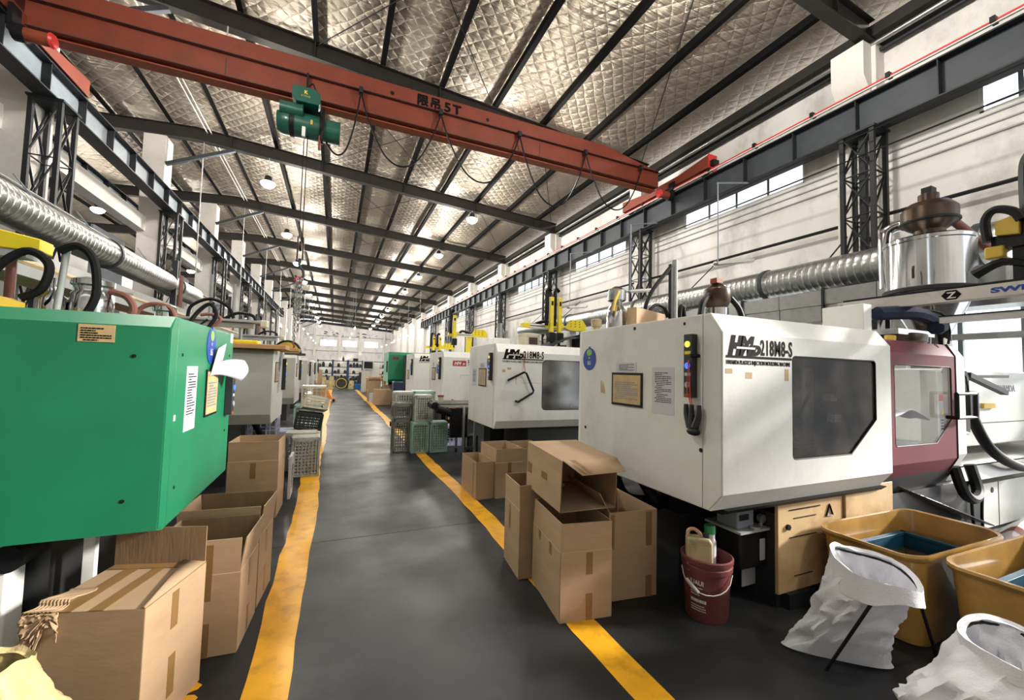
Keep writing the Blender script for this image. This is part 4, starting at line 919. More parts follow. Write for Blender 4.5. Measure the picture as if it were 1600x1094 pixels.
obj('air_pipe', MB().tube([(7.12, 3.2, 2.9), (7.12, 3.2, 3.6), (7.15, 3.15, 3.74), (7.2, 3.0, 3.78), (7.0, 2.7, 3.74)], .075, 12, smooth_n=6), chrome, hp)
obj('control_strip', MB().box(hx+.4, hx+.46, hy-.25, hy-.2, 2.75, 3.0), black_m, hp)
obj('latch', MB().tube([(hx-.6, hy-.1, 2.95), (hx-.66, hy-.12, 2.9), (hx-.66, hy-.12, 2.8)], .012, 6), black_m, hp)
obj('throat', MB().box(hx-.14, hx+.14, hy-.14, hy+.14, 1.755, 1.8), brownm, hp)
tag(obj('suction_hose', MB().tube([(hx+.28, hy-.1, 3.7), (7.55, 2.32, 3.3), (8.1, 2.08, 2.85), (8.6, 1.92, 2.5), (8.9, 1.85, 2.1), (8.9, 2.4, 1.77)], .05, 10, smooth_n=6), rust_s), 'reddish suction hose slanting down right of the shiny hopper', 'hose')
mx = thing('material_mixer', 'tarnished hopper mixer with brown bags above the maroon door', 'hopper', (5.5, 2.6, 1.76))
obj('mixer_cone', MB().lathe([(.15, 0), (.45, .28), (.45, .36), (.42, .37)], (5.85, 2.75, 1.76), 26), brownm, mx)
obj('mixer_plate', MB().box(5.45, 6.2, 2.35, 2.6, 2.10, 2.16), chrome, mx)
for k, (xx, mm) in enumerate(((5.4, yellow_d), (5.65, brownm), (5.9, brownm), (6.1, steel_d))): obj('fitting', MB().cyl((xx, 2.42, 1.80), (xx+.05, 2.42, 2.08), .05, n=10), mm, mx)
obj('support_leg', MB().box(5.8, 5.9, 2.7, 2.8, 1.70, 1.78), black_m, mx)
obj('guard_flap', MB().add([(5.45, 2.0, 1.95), (6.0, 2.2, 2.14), (6.15, 2.2, 2.12), (5.6, 2.0, 1.94)], [(0, 1, 2, 3)]), white_m, mx, solid=.015)
# --- things on top of machine 1
l1 = thing('vacuum_loader', 'small steel loader with black hoses on the nearest white machine', 'loader', (3.45, 2.9, 2.0))
obj('vessel', MB().lathe([(.09, 0), (.09, .28), (.11, .32), (.125, .36), (.125, .45), (.12, .47), (.07, .5), (.04, .55)], (3.5, 2.95, 2.0), 24), brownm, l1)
obj('glass_section', MB().lathe([(.105, .15), (.105, .28)], (3.5, 2.95, 2.0), 24), chrome, l1)
obj('head_valve', MB().box(3.44, 3.52, 2.9, 2.98, 2.53, 2.58), crane_d, l1)
for s in (-1, 1): obj('loop_hose', MB().tube([(3.5+s*.15, 2.92, 2.4), (3.5+s*.26, 2.9, 2.28), (3.5+s*.32, 2.88, 2.06), (3.5+s*.34, 2.88, 2.005)], .028, 8, smooth_n=5), black_r, l1)
obj('base_plate', MB().box(3.2, 3.85, 2.75, 3.1, 2.005, 2.03), brownm, l1)
ct = carton('worn brown box lid standing on top of the nearest white machine', 2.88, 3.26, .62, .1, .235, 22, None, z=2.006, name='cardboard_tray')
t = thing('dryer_vessel', 'small shiny dryer vessel beside the brown box lid', 'hopper', (2.55, 3.32, 2.006))
obj('vessel', MB().lathe([(.1, 0), (.1, .2), (.09, .22), (.05, .3), (.09, .32), (.09, .42), (.03, .46)], (2.55, 3.32, 2.006), 22), chrome, t)
obj('yellow_hose', MB().tube([(2.5, 3.22, 2.4), (2.44, 3.2, 2.3), (2.42, 3.2, 2.2)], .015, 6), yellow_d, t)
t = thing('canister', 'small olive canister at the far edge of the nearest white machine', 'canister', (2.32, 3.33, 2.006))
obj('canister', MB().lathe([(.035, 0), (.035, .04), (.05, .05), (.05, .11), (.04, .12)], (2.32, 3.33, 2.006), 18), jerry_m, t)
t = thing('hose_mast', 'upright mast with black hoses behind the brown box lid', 'post', (3.35, 3.36, 2.0))
obj('mast', MB().cyl((3.35, 3.36, 2.0), (3.35, 3.36, 2.85), .03, n=10), steel_w, t)
obj('mast_rail', MB().box(3.28, 3.31, 3.34, 3.38, 2.0, 2.8), black_m, t)
obj('hose', MB().tube([(3.3, 3.36, 2.78), (3.05, 3.36, 2.5), (2.95, 3.36, 2.3), (3.0, 3.36, 2.24)], .022, 8, smooth_n=5).tube([(3.0, 3.38, 2.25), (3.1, 3.38, 2.34), (3.22, 3.38, 2.32), (3.27, 3.38, 2.22)], .018, 8, smooth_n=5).tube([(3.42, 3.36, 2.05), (3.42, 3.36, 2.3), (3.47, 3.36, 2.34), (3.5, 3.36, 2.05)], .025, 8, smooth_n=5), black_r, t)

# --- the other machines of the right row
def machine_right(y0, W, z0, z1, label, L=6.2, win=None, kind=0, mm=white_m, em=grey_m):
    x0 = 2.2; t = thing('injection_moulding_machine', label, 'machine', (x0, y0, 0)); X = x0-.006
    x1 = 4.4
    guard(t, 'guard_shell', x0, x1, y0, W, z0, z1, mm, win, glassm=grey_glass)
    obj('end_panel', MB().box(X, x0, y0+.12, y0+W-.03, z0+.005, z1-.005), em, t, bev=.002)
    obj('machine_bed', MB().box(2.8, 6.5, y0+.15, y0+W-.15, 0, z0-.02), dark_p, t)
    obj('injection_cover', MB().box(4.45, 7.6, y0+.3, y0+W-.2, z0+.1, z1-.3), mm, t, bev=.01)
    obj('foot', MB().box(2.4, 2.65, y0+W-.6, y0+W-.3, 0, z0), black_m, t)
    return t, X
M2, X2 = machine_right(5.65, 1.36, .735, 2.01, 'second white moulding machine on the right with streaky window and grab handle', win=rect_c(2.95, 3.95, 1.01, 1.78, 0, .06))
logo(M2, 2.30, 5.649, 1.80, .118)
ghd = thing('grab_handle', 'big black bent handle hanging askew on the second white machine', 'handle', (2.6, 5.6, 1.4))
obj('handle_bar', MB().tube([(2.38, 5.645, 1.46), (2.37, 5.59, 1.47), (2.60, 5.57, 1.585), (2.64, 5.57, 1.57), (2.765, 5.57, 1.31), (2.75, 5.57, 1.275), (2.52, 5.59, 1.14), (2.51, 5.645, 1.15)], .017, 8), black_m, ghd)
obj('cord', MB().tube([(2.62, 5.575, 1.58), (2.625, 5.64, 1.7), (2.62, 5.645, 1.9)], .003, 5).tube([(2.63, 5.575, 1.58), (2.635, 5.64, 1.7), (2.66, 5.645, 1.88)], .003, 5), wire_r, ghd)
for (a, b, c, d) in ((2.28, 2.33, 1.58, 1.62), (2.36, 2.42, 1.62, 1.65), (2.6, 2.9, 1.42, 1.425), (2.5, 2.51, 1.4, 1.5)): obj('peeled_sticker', MB().box(a, b, 5.6488, 5.65, c, d), paper_y, M2)
framed(M2, X2, 6.28, 1.49, .36, .29, -1); sign(M2, X2, 5.98, 1.72, .1, .11, -1); lights(M2, X2, 5.86, 1.66, -1)
notice(M2, X2, 6.7, 1.48, .22, .3, -1, 14, 7); notice(M2, X2, 6.3, 1.68, .22, .08, -1, 4, 8)
M3, X3 = machine_right(8.9, 1.5, .735, 2.0, 'third white moulding machine on the right with red logo plate')
obj('logo_plate', MB().box(2.40, 2.71, 8.895, 8.9, 1.68, 1.80), mat('red_logo_plate', '#a8232c', .4), M3)
text('lettering', 'HM', .1, (2.43, 8.893, 1.705), (1, 0, 0), U_, inkw, M3, shear=.28, bold=.004, sx=1.0); text('lettering', 'D', .06, (2.62, 8.893, 1.705), (1, 0, 0), U_, inkw, M3, shear=.28, bold=.003, sx=1.2)
text('lettering', '218M8', .095, (2.74, 8.898, 1.755), (1, 0, 0), U_, ink, M3, bold=.003, sx=.9); text('lettering', '-S PRECISE', .045, (2.74, 8.898, 1.70), (1, 0, 0), U_, ink, M3, bold=.001)
framed(M3, X3, 9.86, 1.49, .38, .3, -1); sign(M3, X3, 9.5, 1.6, .1, .11, -1); lights(M3, X3, 9.16, 1.62, -1, ht=.5); notice(M3, X3, 9.9, 1.71, .2, .1, -1, 4, 9)
obj('cable_groove', MB().box(2.58, 2.85, 8.897, 8.9, 1.475, 1.48).box(2.58, 2.585, 8.897, 8.9, 1.4, 1.475), steel_l, M3)
M4, X4 = machine_right(12.6, 1.5, .735, 2.06, 'fourth white moulding machine on the right with black logo')
logo(M4, 2.36, 12.599, 1.86, .12)
framed(M4, X4, 13.6, 1.4, .38, .3, -1); sign(M4, X4, 13.2, 1.65, .1, .11, -1); lights(M4, X4, 12.85, 1.64, -1, ht=.5)
M5, X5 = machine_right(19.1, 2.0, .96, 2.32, 'green moulding machine far down the right row', mm=green_m, em=mat('pale_green_paint', '#8fc7b4', .45, var=.06))
obj('maker_plate', MB().box(2.36, 2.62, 19.09, 19.1, 1.98, 2.1), mat('dark_red_plate', '#5a2328', .5), M5)
obj('panel_handle', MB().box(X5-.05, X5, 19.4, 19.5, 1.4, 1.9), dark_p, M5)
tg = thing('guard_cabinet', 'teal glazed machine cabinet beside the far green machine', 'machine', (2.75, 18.0, 0))
obj('frame', MB().box(2.72, 2.8, 17.6, 17.68, 0, 2.15).box(3.8, 3.9, 17.6, 17.68, 0, 2.15).box(2.72, 3.9, 17.6, 17.68, 2.05, 2.15).box(2.72, 3.9, 17.6, 18.6, 0, .9), dark_p, tg)
obj('teal_panel', MB().box(2.8, 3.8, 17.63, 17.65, .9, 2.05), mat('teal_panel_paint', '#4a8ba0', .35), tg)
obj('body', MB().box(2.75, 3.9, 17.7, 18.6, .9, 2.15), dark_p, tg)
obj('grille', MB().box(3.0, 3.3, 17.58, 17.6, .55, 1.0), cream_p, tg)

# yellow robots on the machines
def robot(y, x0, x1, z, arms, label, ah, holes_=True, capx=None, top=2.01, post=None):
    t = thing('picking_robot', label, 'robot', (x0, y, top))
    obj('traverse_beam', MB().box(x0+.12, x1, y-.06, y+.06, z-.05, z+.02), white_m, t, bev=.006)
    obj('beam_rail', MB().box(x0+.12, x1, y-.065, y-.06, z-.02, z-.005).box(x0+.12, x1, y-.03, y+.03, z+.02, z+.03), steel_d, t)
    obj('beam_end', MB().box(x0, x0+.13, y-.07, y+.07, z-.05, z+.03), yellow_p, t, bev=.008)
    obj('carriage', MB().box(arms[0]-.09, arms[-1]+.1, y-.12, y-.06, z-.04, z+.05), yellow_p, t, bev=.008)
    for ax in arms:
        a = obj('vertical_arm', MB().box(ax-.035, ax+.035, y-.16, y-.1, z-.12, z+ah), yellow_p, t, bev=.006)
        obj('arm_label', MB().box(ax-.02, ax+.02, y-.162, y-.16, z+ah*.7, z+ah*.85), black_m, a)
        obj('cable_chain', MB().tube([(ax-.09, y-.12, z), (ax-.09, y-.12, z+ah*1.2), (ax-.05, y-.12, z+ah*1.3), (ax-.01, y-.12, z+ah*1.2)], .035, 4), black_r, a)
        obj('gripper', MB().box(ax-.06, ax+.06, y-.18, y-.08, max(z-.28, top+.06), z-.12).cyl((ax, y-.13, max(z-.34, top+.01)), (ax, y-.13, max(z-.28, top+.06)), .02, n=8), black_m, a)
    cx = capx or x1-.25
    c = obj('cap_plate', MB().prism([(cx-.22, z-.02), (cx-.12, z+.13), (cx+.14, z+.15), (cx+.22, z+.05), (cx+.22, z-.05), (cx-.1, z-.06)], 'y', y-.09, y-.07), yellow_p, t, bev=.004)
    for i in range(3):
        for j in range(3): obj('slot', MB().bar((cx-.1+i*.09-.012, y-.0915, z+.01+j*.045), (cx-.1+i*.09+.012, y-.0915, z+.03+j*.045), .004, .01), black_m, c)
    obj('cable_arch', MB().tube([(arms[0]-.5 if False else x0+.3, y+.05, z+.04), ((x0+cx)/2, y+.05, z+.09), (cx-.2, y+.05, z+.04)], .03, 8, smooth_n=5), black_r, t)
    px = post or cx
    obj('support_post', MB().box(px-.06, px+.06, y+.0, y+.12, top, z-.05), yellow_p if post else white_m, t)
    return t
robot(6.35, 2.9, 4.15, 2.40, (3.40, 3.56), 'yellow robot with twin arms on the second white machine', .5, capx=3.92)
robot(9.8, 2.5, 3.5, 2.47, (2.62,), 'yellow robot with one raised arm on the third white machine', .45, capx=3.27, top=2.0, post=3.05)
robot(13.2, 2.64, 3.6, 2.31, (2.88, 3.08), 'small yellow twin arm robot on the fourth white machine', .33, capx=3.36, top=2.06)
t = thing('cloth_cover', 'black cloth draped over the rear of the second white machine', 'cloth', (3.6, 6.0, 2.01))
obj('cloth', MB().grid(lambda u, v: (3.25+1.0*u, 5.85+.7*v, 2.02+.26*math.sin(min(1, u*1.3)*PI/2)*(1-.15*v)+.02*noise.noise((u*6, v*5, 3))), 16, 8).box(3.9, 4.2, 5.9, 6.4, 2.012, 2.2), mat('black_cloth', '#23262b', .85, var=.1), t, solid=.006)
t = thing('mixer_drum', 'cream drum hopper on the second white machine below the robot', 'hopper', (3.1, 6.4, 2.01))
obj('drum', MB().lathe([(.19, 0), (.19, .2), (.2, .2), (.2, .24), (.15, .25)], (3.08, 6.45, 2.01), 26), cream_p, t)
obj('drum_label', MB().box(3.0, 3.16, 6.255, 6.262, 2.06, 2.18), brownm, t)
t = thing('valve_block', 'small steel valve block left on the second white machine', 'valve', (2.55, 6.6, 2.01))
obj('base', MB().box(2.45, 2.75, 6.5, 6.7, 2.01, 2.16), white_m, t, bev=.01); obj('cylinder', MB().cyl((2.6, 6.6, 2.16), (2.6, 6.6, 2.42), .05, n=12), galv, t)
obj('cylinder', MB().cyl((2.72, 6.6, 2.16), (2.72, 6.6, 2.3), .03, n=12), galv, t)

# conveyor between the second and third machine
cv = thing('belt_conveyor', 'small belt conveyor on a castor trolley before the third white machine', 'conveyor', (2.2, 7.6, 0))
obj('belt', MB().box(1.75, 3.2, 7.45, 7.75, .93, .96), dark_p, cv)
for yy in (7.42, 7.76): obj('side_rail', MB().box(1.72, 3.2, yy, yy+.025, .90, .945).box(1.72, 3.2, yy, yy+.025, .965, 1.0), alu, cv)
obj('end_roller', MB().cyl((1.70, 7.42, .93), (1.70, 7.78, .93), .07, n=16), black_m, cv)
obj('drive_motor', MB().cyl((1.72, 7.40, .88), (1.98, 7.40, .80), .07, n=14).box(1.98, 2.3, 7.36, 7.44, .35, .88), black_m, cv)
for xx in (2.22, 2.44):
    for yy in (7.34, 7.8): 
        obj('leg', MB().box(xx-.02, xx+.02, yy-.02, yy+.02, .08, .92), alu, cv)
        obj('castor', MB().cyl((xx-.015, yy, .04), (xx+.015, yy, .04), .04, n=14).box(xx-.02, xx+.02, yy-.012, yy+.012, .05, .1), steel_d, cv)
obj('cross_bar', MB().box(2.2, 2.46, 7.33, 7.35, .78, .9).box(2.2, 2.46, 7.33, 7.35, .14, .18), steel_g, cv)
obj('loose_cables', MB().tube([(2.0, 7.38, .8), (2.1, 7.36, .55), (2.2, 7.36, .5), (2.12, 7.36, .7)], .012, 6, smooth_n=4), black_r, cv)
t = thing('paint_pot', 'white pot with orange lid on the conveyor end', 'pot', (1.84, 7.6, .96))
obj('pot', MB().lathe([(.05, 0), (.055, .12)], (1.84, 7.6, .962), 16), cream_p, t); obj('lid', MB().lathe([(.06, 0), (.06, .03)], (1.84, 7.6, 1.083), 16), crane_d, t)
for i in range(3):
    z = .62+i*.13 if i else .5
    tag(obj('wood_offcut', MB().obox((2.42+.04*i, 8.75, z), (.3, .08, .05), Matrix.Rotation(.35, 4, 'Y')), wood), 'pale wood offcut stacked behind the conveyor trolley, %s from the floor' % ('lowest', 'middle', 'uppermost')[i], 'wood')
t = thing('offcut_rack', 'dark rack holding wood offcuts behind the conveyor', 'rack', (2.45, 8.78, 0))
obj('rack_post', MB().box(2.25, 2.29, 8.72, 8.8, 0, .88).box(2.66, 2.7, 8.72, 8.8, 0, .88), black_m, t); obj('rack_bar', MB().box(2.25, 2.7, 8.72, 8.8, .42, .44), black_m, t)

# --- left row
def machine_left(y0, W, z0, z1, label, mm, em, bb_=.05):
    x1 = -.75; t = thing('injection_moulding_machine', label, 'machine', (x1, y0, 0)); X = x1+.006
    guard(t, 'guard_shell', -3.6, x1, y0, W, z0, z1, mm, None, bv=.07, bt=.06, bb_=bb_)
    obj('end_panel', MB().box(x1, X, y0+.10, y0+W-.02, z0+.005, z1-.005), em, t, bev=.002)
    obj('end_strip', MB().prism([(y0+.065, z0+.01), (y0+.005, z0+bb_+.01), (y0+.005, z1-.07), (y0+.065, z1-.008), (y0+.095, z1-.008), (y0+.095, z0+.01)], 'x', x1, X-.001), em, t)
    obj('machine_bed', MB().box(-3.6, -1.25, y0+.3, y0+W-.1, 0, z0-.02), dark_p, t)
    return t, X
G1, XL = machine_left(2.5, 1.34, .775, 1.83, 'nearest left moulding machine with plain green guard', green_m, green_m, .02)
obj('data_plate', MB().box(-1.085, -.955, 2.497, 2.5, 1.685, 1.765), paper_y, G1); lines('plate_print', (-1.075, 2.4965, 1.69), (1, 0, 0), U_, .11, .065, 6, ink, G1, 12)
holes(G1, (((-.88, 2.5, 1.625), (0, -1, 0)), ((-.885, 2.5, .945), (0, -1, 0)), ((XL, 2.68, 1.64), (1, 0, 0)), ((XL, 2.68, .95), (1, 0, 0)), ((XL, 3.72, 1.66), (1, 0, 0)), ((XL, 3.7, 1.1), (1, 0, 0))), .009)
notice(G1, XL, 2.86, 1.40, .19, .36, 1, 16, 21); framed(G1, XL, 3.27, 1.41, .28, .30, 1); sign(G1, XL, 3.21, 1.71, .1, .115, 1)
obj('small_sticker', MB().box(XL, XL+.002, 2.605, 2.63, 1.30, 1.33), paper, G1); obj('corner_sticker', MB().box(XL, XL+.002, 3.72, 3.8, 1.76, 1.83), paper, G1)
lights(G1, XL, 3.68, 1.42, 1, ht=.40)
pc = thing('paper_stack', 'curling white papers stuck behind the frame on the green machine', 'paper', (XL, 3.35, 1.6))
obj('upright_sheet', MB().add([(XL+.012, 3.18, 1.52), (XL+.012, 3.42, 1.54), (XL+.03, 3.46, 1.74), (XL+.03, 3.26, 1.70)], [(0, 1, 2, 3)]), paper, pc, solid=.004)
obj('curling_sheet', MB().grid(lambda u, v: (XL+.014+.11*u*u+.035*math.sin(v*PI)*u, 3.24+.34*u-.08*v, 1.572+.06*math.sin(u*2.0)-.15*v*(.35+.65*u)), 12, 8), paper, pc, solid=.002)
obj('front_leg', MB().box(-1.13, -1.085, 2.8, 2.84, 0, .775), white_m, G1)
obj('side_post', MB().box(-1.62, -1.31, 2.62, 2.75, 0, .775), MATS['white_machine_paint'], G1, bev=.01)
obj('pulley', MB().cyl((-1.31, 2.76, .70), (-1.31, 2.6, .70), .06, n=20), black_m, G1)
A2, _ = machine_left(6.15, 1.24, .825, 1.795, 'first beige grey machine of the left row, topped by a wooden plank', left_m, white_m, .13)
framed(A2, XL, 6.52, 1.5, .3, .28, 1); sign(A2, XL, 6.82, 1.61, .1, .11, 1); notice(A2, XL, 6.8, 1.36, .2, .32, 1, 14, 23); lights(A2, XL, 7.22, 1.46, 1, ht=.48)
obj('base_frame', MB().tube([(-1.0, 6.6, .82), (-.92, 6.7, .6), (-.98, 6.9, .35), (-1.1, 7.0, .2)], .04, 8, smooth_n=5), black_r, A2)
pos = [(9.42, 'second'), (13.4, 'third'), (16.8, 'fourth'), (20.2, 'fifth')]
for y, o_ in pos:
    a, _ = machine_left(y, 1.35, .81, 1.81, '%s beige grey machine of the left row counted from the camera' % o_, left_m, white_m, .13)
    framed(a, XL, y+.35, 1.5, .3, .28, 1); sign(a, XL, y+.6, 1.62, .1, .11, 1); lights(a, XL, y+.95, 1.5, 1, ht=.45)
tag(obj('wooden_plank', MB().box(-2.4, -.60, 6.05, 6.55, 1.80, 1.86), wood, bev=.008), 'thick pale wooden plank lying on the first beige grey machine', 'plank')
tag(obj('wooden_plank', MB().box(-1.2, -.50, 6.75, 7.15, 1.80, 1.85), wood, bev=.008), 'shorter wooden plank lying behind the thick plank', 'plank')
t = thing('spool', 'yellow wheel with black rim on the second beige grey machine', 'wheel', (-.95, 9.9, 1.81))
obj('disc', MB().prism([(-.95+.23*math.cos(PI*k/16), 1.862+.23*math.sin(PI*k/16)) for k in range(17)], 'y', 9.88, 9.92), yellow_d, t); obj('rim', MB().tube([(-.95+.25*math.cos(a), 9.9, 1.86+.25*math.sin(a)) for a in [PI*k/14 for k in range(15)]], .03, 6), black_m, t)
obj('stand', MB().box(-1.3, -.6, 9.75, 10.05, 1.812, 1.86), steel_g, t)
def top_robot(x, y, z0, label, w_=.75, h=.28, yl=True):
    t = thing('sprue_picker', label, 'robot', (x, y, z0))
    obj('rail_plate', MB().box(x-w_, x+.12, y-.1, y+.1, z0+h, z0+h+.03).box(x-w_, x+.05, y-.06, y+.06, z0+h-.07, z0+h-.01), steel_w, t, bev=.004)
    obj('rail_end', MB().box(x+.12, x+.2, y-.08, y+.08, z0+h-.05, z0+h+.04), cream_p, t, bev=.01)
    obj('hose_loop', MB().tube([(x-w_*.9, y, z0+h+.03), (x-w_*.85, y, z0+h+.18), (x-w_*.6, y, z0+h+.28), (x-w_*.35, y, z0+h+.2), (x-w_*.25, y, z0+h+.05)], .02, 8, smooth_n=6).tube([(x-.3, y, z0+h+.03), (x-.15, y, z0+h+.12), (x+.02, y, z0+h+.1), (x+.06, y, z0+h+.02)], .02, 8, smooth_n=6), black_r, t)
    for dx in (-w_*.6, -.1): obj('stem', MB().cyl((x+dx, y, z0), (x+dx, y, z0+h), .025, n=10), galv, t)
    if yl: obj('yellow_base', MB().box(x-w_*.9, x-.35, y-.12, y+.12, z0, z0+.08), yellow_p, t, bev=.02); obj('yellow_base', MB().box(x-.2, x+.12, y-.12, y+.12, z0, z0+.05), yellow_p, t, bev=.015)
    obj('mast', MB().cyl((x-.45, y+.03, z0+h), (x-.45, y+.03, z0+h+.6), .02, n=8).cyl((x-.2, y+.03, z0+h), (x-.2, y+.03, z0+h+.5), .02, n=8), steel_w, t)
    return t
top_robot(-1.05, 6.3, 1.86, 'grey picker rail with hose loops above the thick wooden plank')
top_robot(-1.2, 9.8, 1.81, 'grey picker rail with hose loop on the second beige grey machine', .6, .36, True)
# clutter above the green machine
hp2 = thing('vacuum_loader', 'shiny loader with black and red hose loops above the green machine', 'loader', (-1.45, 3.2, 1.83))
zt = 1.832
obj('steel_jar', MB().lathe([(.09, 0), (.1, .02), (.1, .16), (.085, .18), (.085, .21), (.1, .22), (.1, .25), (.04, .27)], (-1.38, 3.3, zt), 22), chrome, hp2)
obj('steel_jar', MB().lathe([(.05, 0), (.06, .03), (.06, .12), (.03, .16), (.03, .24)], (-1.53, 3.25, zt), 18), chrome, hp2)
obj('brass_valve', MB().box(-1.6, -1.54, 3.2, 3.25, zt+.13, zt+.16).cyl((-1.57, 3.22, zt), (-1.57, 3.22, zt+.13), .012, n=8), yellow_d, hp2)
obj('standpipe', MB().cyl((-1.47, 3.15, zt), (-1.44, 3.15, zt+.42), .016, n=10), steel_w, hp2)
obj('hose_loop', MB().tube([(-1.72, 3.1, zt), (-1.72, 3.1, zt+.2), (-1.6, 3.12, zt+.36), (-1.5, 3.12, zt+.3), (-1.52, 3.12, zt+.16), (-1.6, 3.12, zt+.1)], .022, 8, smooth_n=6), black_r, hp2)
obj('hose_loop', MB().tube([(-1.46, 3.12, zt+.38), (-1.38, 3.12, zt+.42), (-1.31, 3.12, zt+.34), (-1.29, 3.12, zt+.15), (-1.33, 3.12, zt+.02)], .022, 8, smooth_n=6), black_r, hp2)
obj('red_hose', MB().tube([(-1.32, 3.3, zt+.2), (-1.22, 3.3, zt+.17), (-1.18, 3.3, zt+.08), (-1.25, 3.3, zt)], .02, 8, smooth_n=6), rust_s, hp2)
obj('yellow_base', MB().prism([(-1.95, zt), (-1.6, zt), (-1.57, zt+.03), (-1.57, zt+.07), (-1.62, zt+.09), (-1.95, zt+.09)], 'y', 2.9, 3.1), yellow_d, hp2)
yb = thing('rail_box', 'bright yellow box end of a robot rail above the green machine', 'robot', (-1.75, 3.2, zt))
obj('yellow_box', MB().prism([(-2.0, 2.215), (-2.0, 2.30), (-1.97, 2.315), (-1.76, 2.315), (-1.56, 2.275), (-1.56, 2.205)], 'y', 3.16, 3.28), yellow_p, yb, bev=.006)
obj('rail', MB().box(-2.1, -1.62, 3.17, 3.27, 2.165, 2.21), steel_w, yb); obj('post', MB().cyl((-1.7, 3.22, zt), (-1.7, 3.22, 2.17), .022, n=10), rust_s, yb)
l3 = thing('vacuum_loader', 'second small loader with red hose loop above the rear of the green machine', 'loader', (-1.1, 3.6, zt))
obj('jar', MB().lathe([(.06, 0), (.06, .12), (.07, .13), (.07, .16), (.02, .18)], (-1.13, 3.65, zt), 18), chrome, l3)
obj('red_hose', MB().tube([(-1.28, 3.6, zt), (-1.26, 3.6, zt+.12), (-1.18, 3.6, zt+.17), (-1.08, 3.6, zt+.14), (-1.04, 3.6, zt)], .016, 8, smooth_n=6), rust_s, l3)
obj('black_hose', MB().tube([(-1.0, 3.6, zt), (-.93, 3.62, zt+.14), (-.86, 3.62, zt+.2), (-.82, 3.62, zt+.12), (-.88, 3.62, zt)], .014, 8, smooth_n=6), black_r, l3)
l4 = thing('hose_bundle', 'small loops of dark hose on the aisle end of the green machine', 'hose', (-.9, 3.75, zt))
obj('hose', MB().tube([(-1.05, 3.75, zt+.01), (-.92, 3.75, zt+.02), (-.82, 3.75, zt+.1), (-.88, 3.76, zt+.14), (-.95, 3.76, zt+.13)], .013, 8, smooth_n=6), rust_s, l4)
obj('clamp', MB().bar((-1.0, 3.75, zt), (-.9, 3.75, zt+.1), .012, .012), black_m, l4)
ctr = thing('cable_tray', 'long pale cable tray on posts behind the left machines', 'tray', (-2.0, 4, 0))
obj('tray_deck', MB().box(-2.12, -1.88, 3.4, 11.5, 2.13, 2.15), wood, ctr); obj('tray_side', MB().box(-2.14, -2.12, 3.4, 11.5, 2.13, 2.22).box(-1.88, -1.86, 3.4, 11.5, 2.13, 2.2), steel_w, ctr)
obj('upper_pipe', MB().cyl((-2.0, 3.4, 2.26), (-2.0, 11.5, 2.26), .03, n=8), jerry_m, ctr); obj('upper_rail', MB().box(-2.35, -2.28, 3.0, 11.5, 2.36, 2.46), steel_w, ctr)
for y in (4.4, 5.9, 7.9, 9.0, 11.2): obj('post', MB().box(-2.16, -2.12, y-.02, y+.02, 0 if y in (5.9, 9.0, 11.2) else 1.84, 2.3), steel_w, ctr)
for y in (5.9, 9.0, 11.2): obj('bracket', MB().box(-2.35, -2.12, y-.02, y+.02, 2.3, 2.36), steel_w, ctr)
for k in range(1, 6): tag(obj('hanging_rod', MB().cyl((-4.5+.12*k, 13.2+1.9*k if False else FR[2+k], 0), (-4.5+.12*k, FR[2+k], rb(-4.5)), .016, n=6), steel_w), 'thin pale vertical rod in front of the left columns, %s to the camera' % ORD[k-1], 'rod', 'rods before the left columns')
for k in (2, 3, 4):
    t = thing('machine_mast', 'tall rusty mast with hoses beside the left columns, %s to the camera' % ORD[k-2], 'mast', (-3.7, FR[k]+3, 0))
    obj('mast', MB().box(-4.05, -3.95, FR[k]+3, FR[k]+3.1, 0, 4.3), steel_d, t); obj('tube', MB().cyl((-3.85, FR[k]+3, 0), (-3.85, FR[k]+3, 3.9), .05, n=8), rust_s, t)
    obj('sheet', MB().box(-3.75, -3.64, FR[k]+3, FR[k]+3.03, 2.3, 3.1), paper, t); obj('sheet_post', MB().cyl((-3.69, FR[k]+3.05, 0), (-3.69, FR[k]+3.05, 3.0), .02, n=6), steel_w, t)

# ================================================================== FOREGROUND RIGHT: BUCKET, BINS, SACKS
bk = thing('paint_bucket', 'maroon plastic bucket with white print beside the front brown boxes', 'bucket', (2.37, 2.08, 0))
bx_, by_ = 2.37, 2.08
obj('bucket_body', MB().lathe([(.001, .0), (.128, 0), (.133, .01), (.147, .31), (.158, .315), (.160, .345), (.153, .35), (.153, .36), (.163, .365), (.165, .392), (.155, .398), (.148, .39), (.14, .31), (.126, .02), (.001, .02)], (bx_, by_, 0), 40, cap=False), maroon, bk)
ang = math.atan2(-by_, -bx_)
def onb(a, z, d=.0015): r = .129+.0195*z/.31*1.0+d; return Vector((bx_+r*math.cos(a), by_+r*math.sin(a), z))
def wrap(name, body, size, a0, z, mm, bold=0, sx=1):
    cu = bpy.data.curves.new('t', 'FONT'); cu.body = body; cu.size = size; cu.offset = bold; cu.resolution_u = 2
    tt = bpy.data.objects.new('t', cu); C.objects.link(tt); bpy.context.view_layer.update()
    me = bpy.data.meshes.new_from_object(tt.evaluated_get(bpy.context.evaluated_depsgraph_get())); bpy.data.objects.remove(tt); bpy.data.curves.remove(cu)
    for v in me.vertices: v.co = onb(a0+v.co.x*sx/.142, z+v.co.y, .004)-OFF[bk.name]
    me.materials.clear(); me.materials.append(mm); o = bpy.data.objects.new(name, me); C.objects.link(o); o.parent = bk; return o
wrap('lettering', 'JUAUI', .042, ang-.72, .238, inkw, .001, .8)
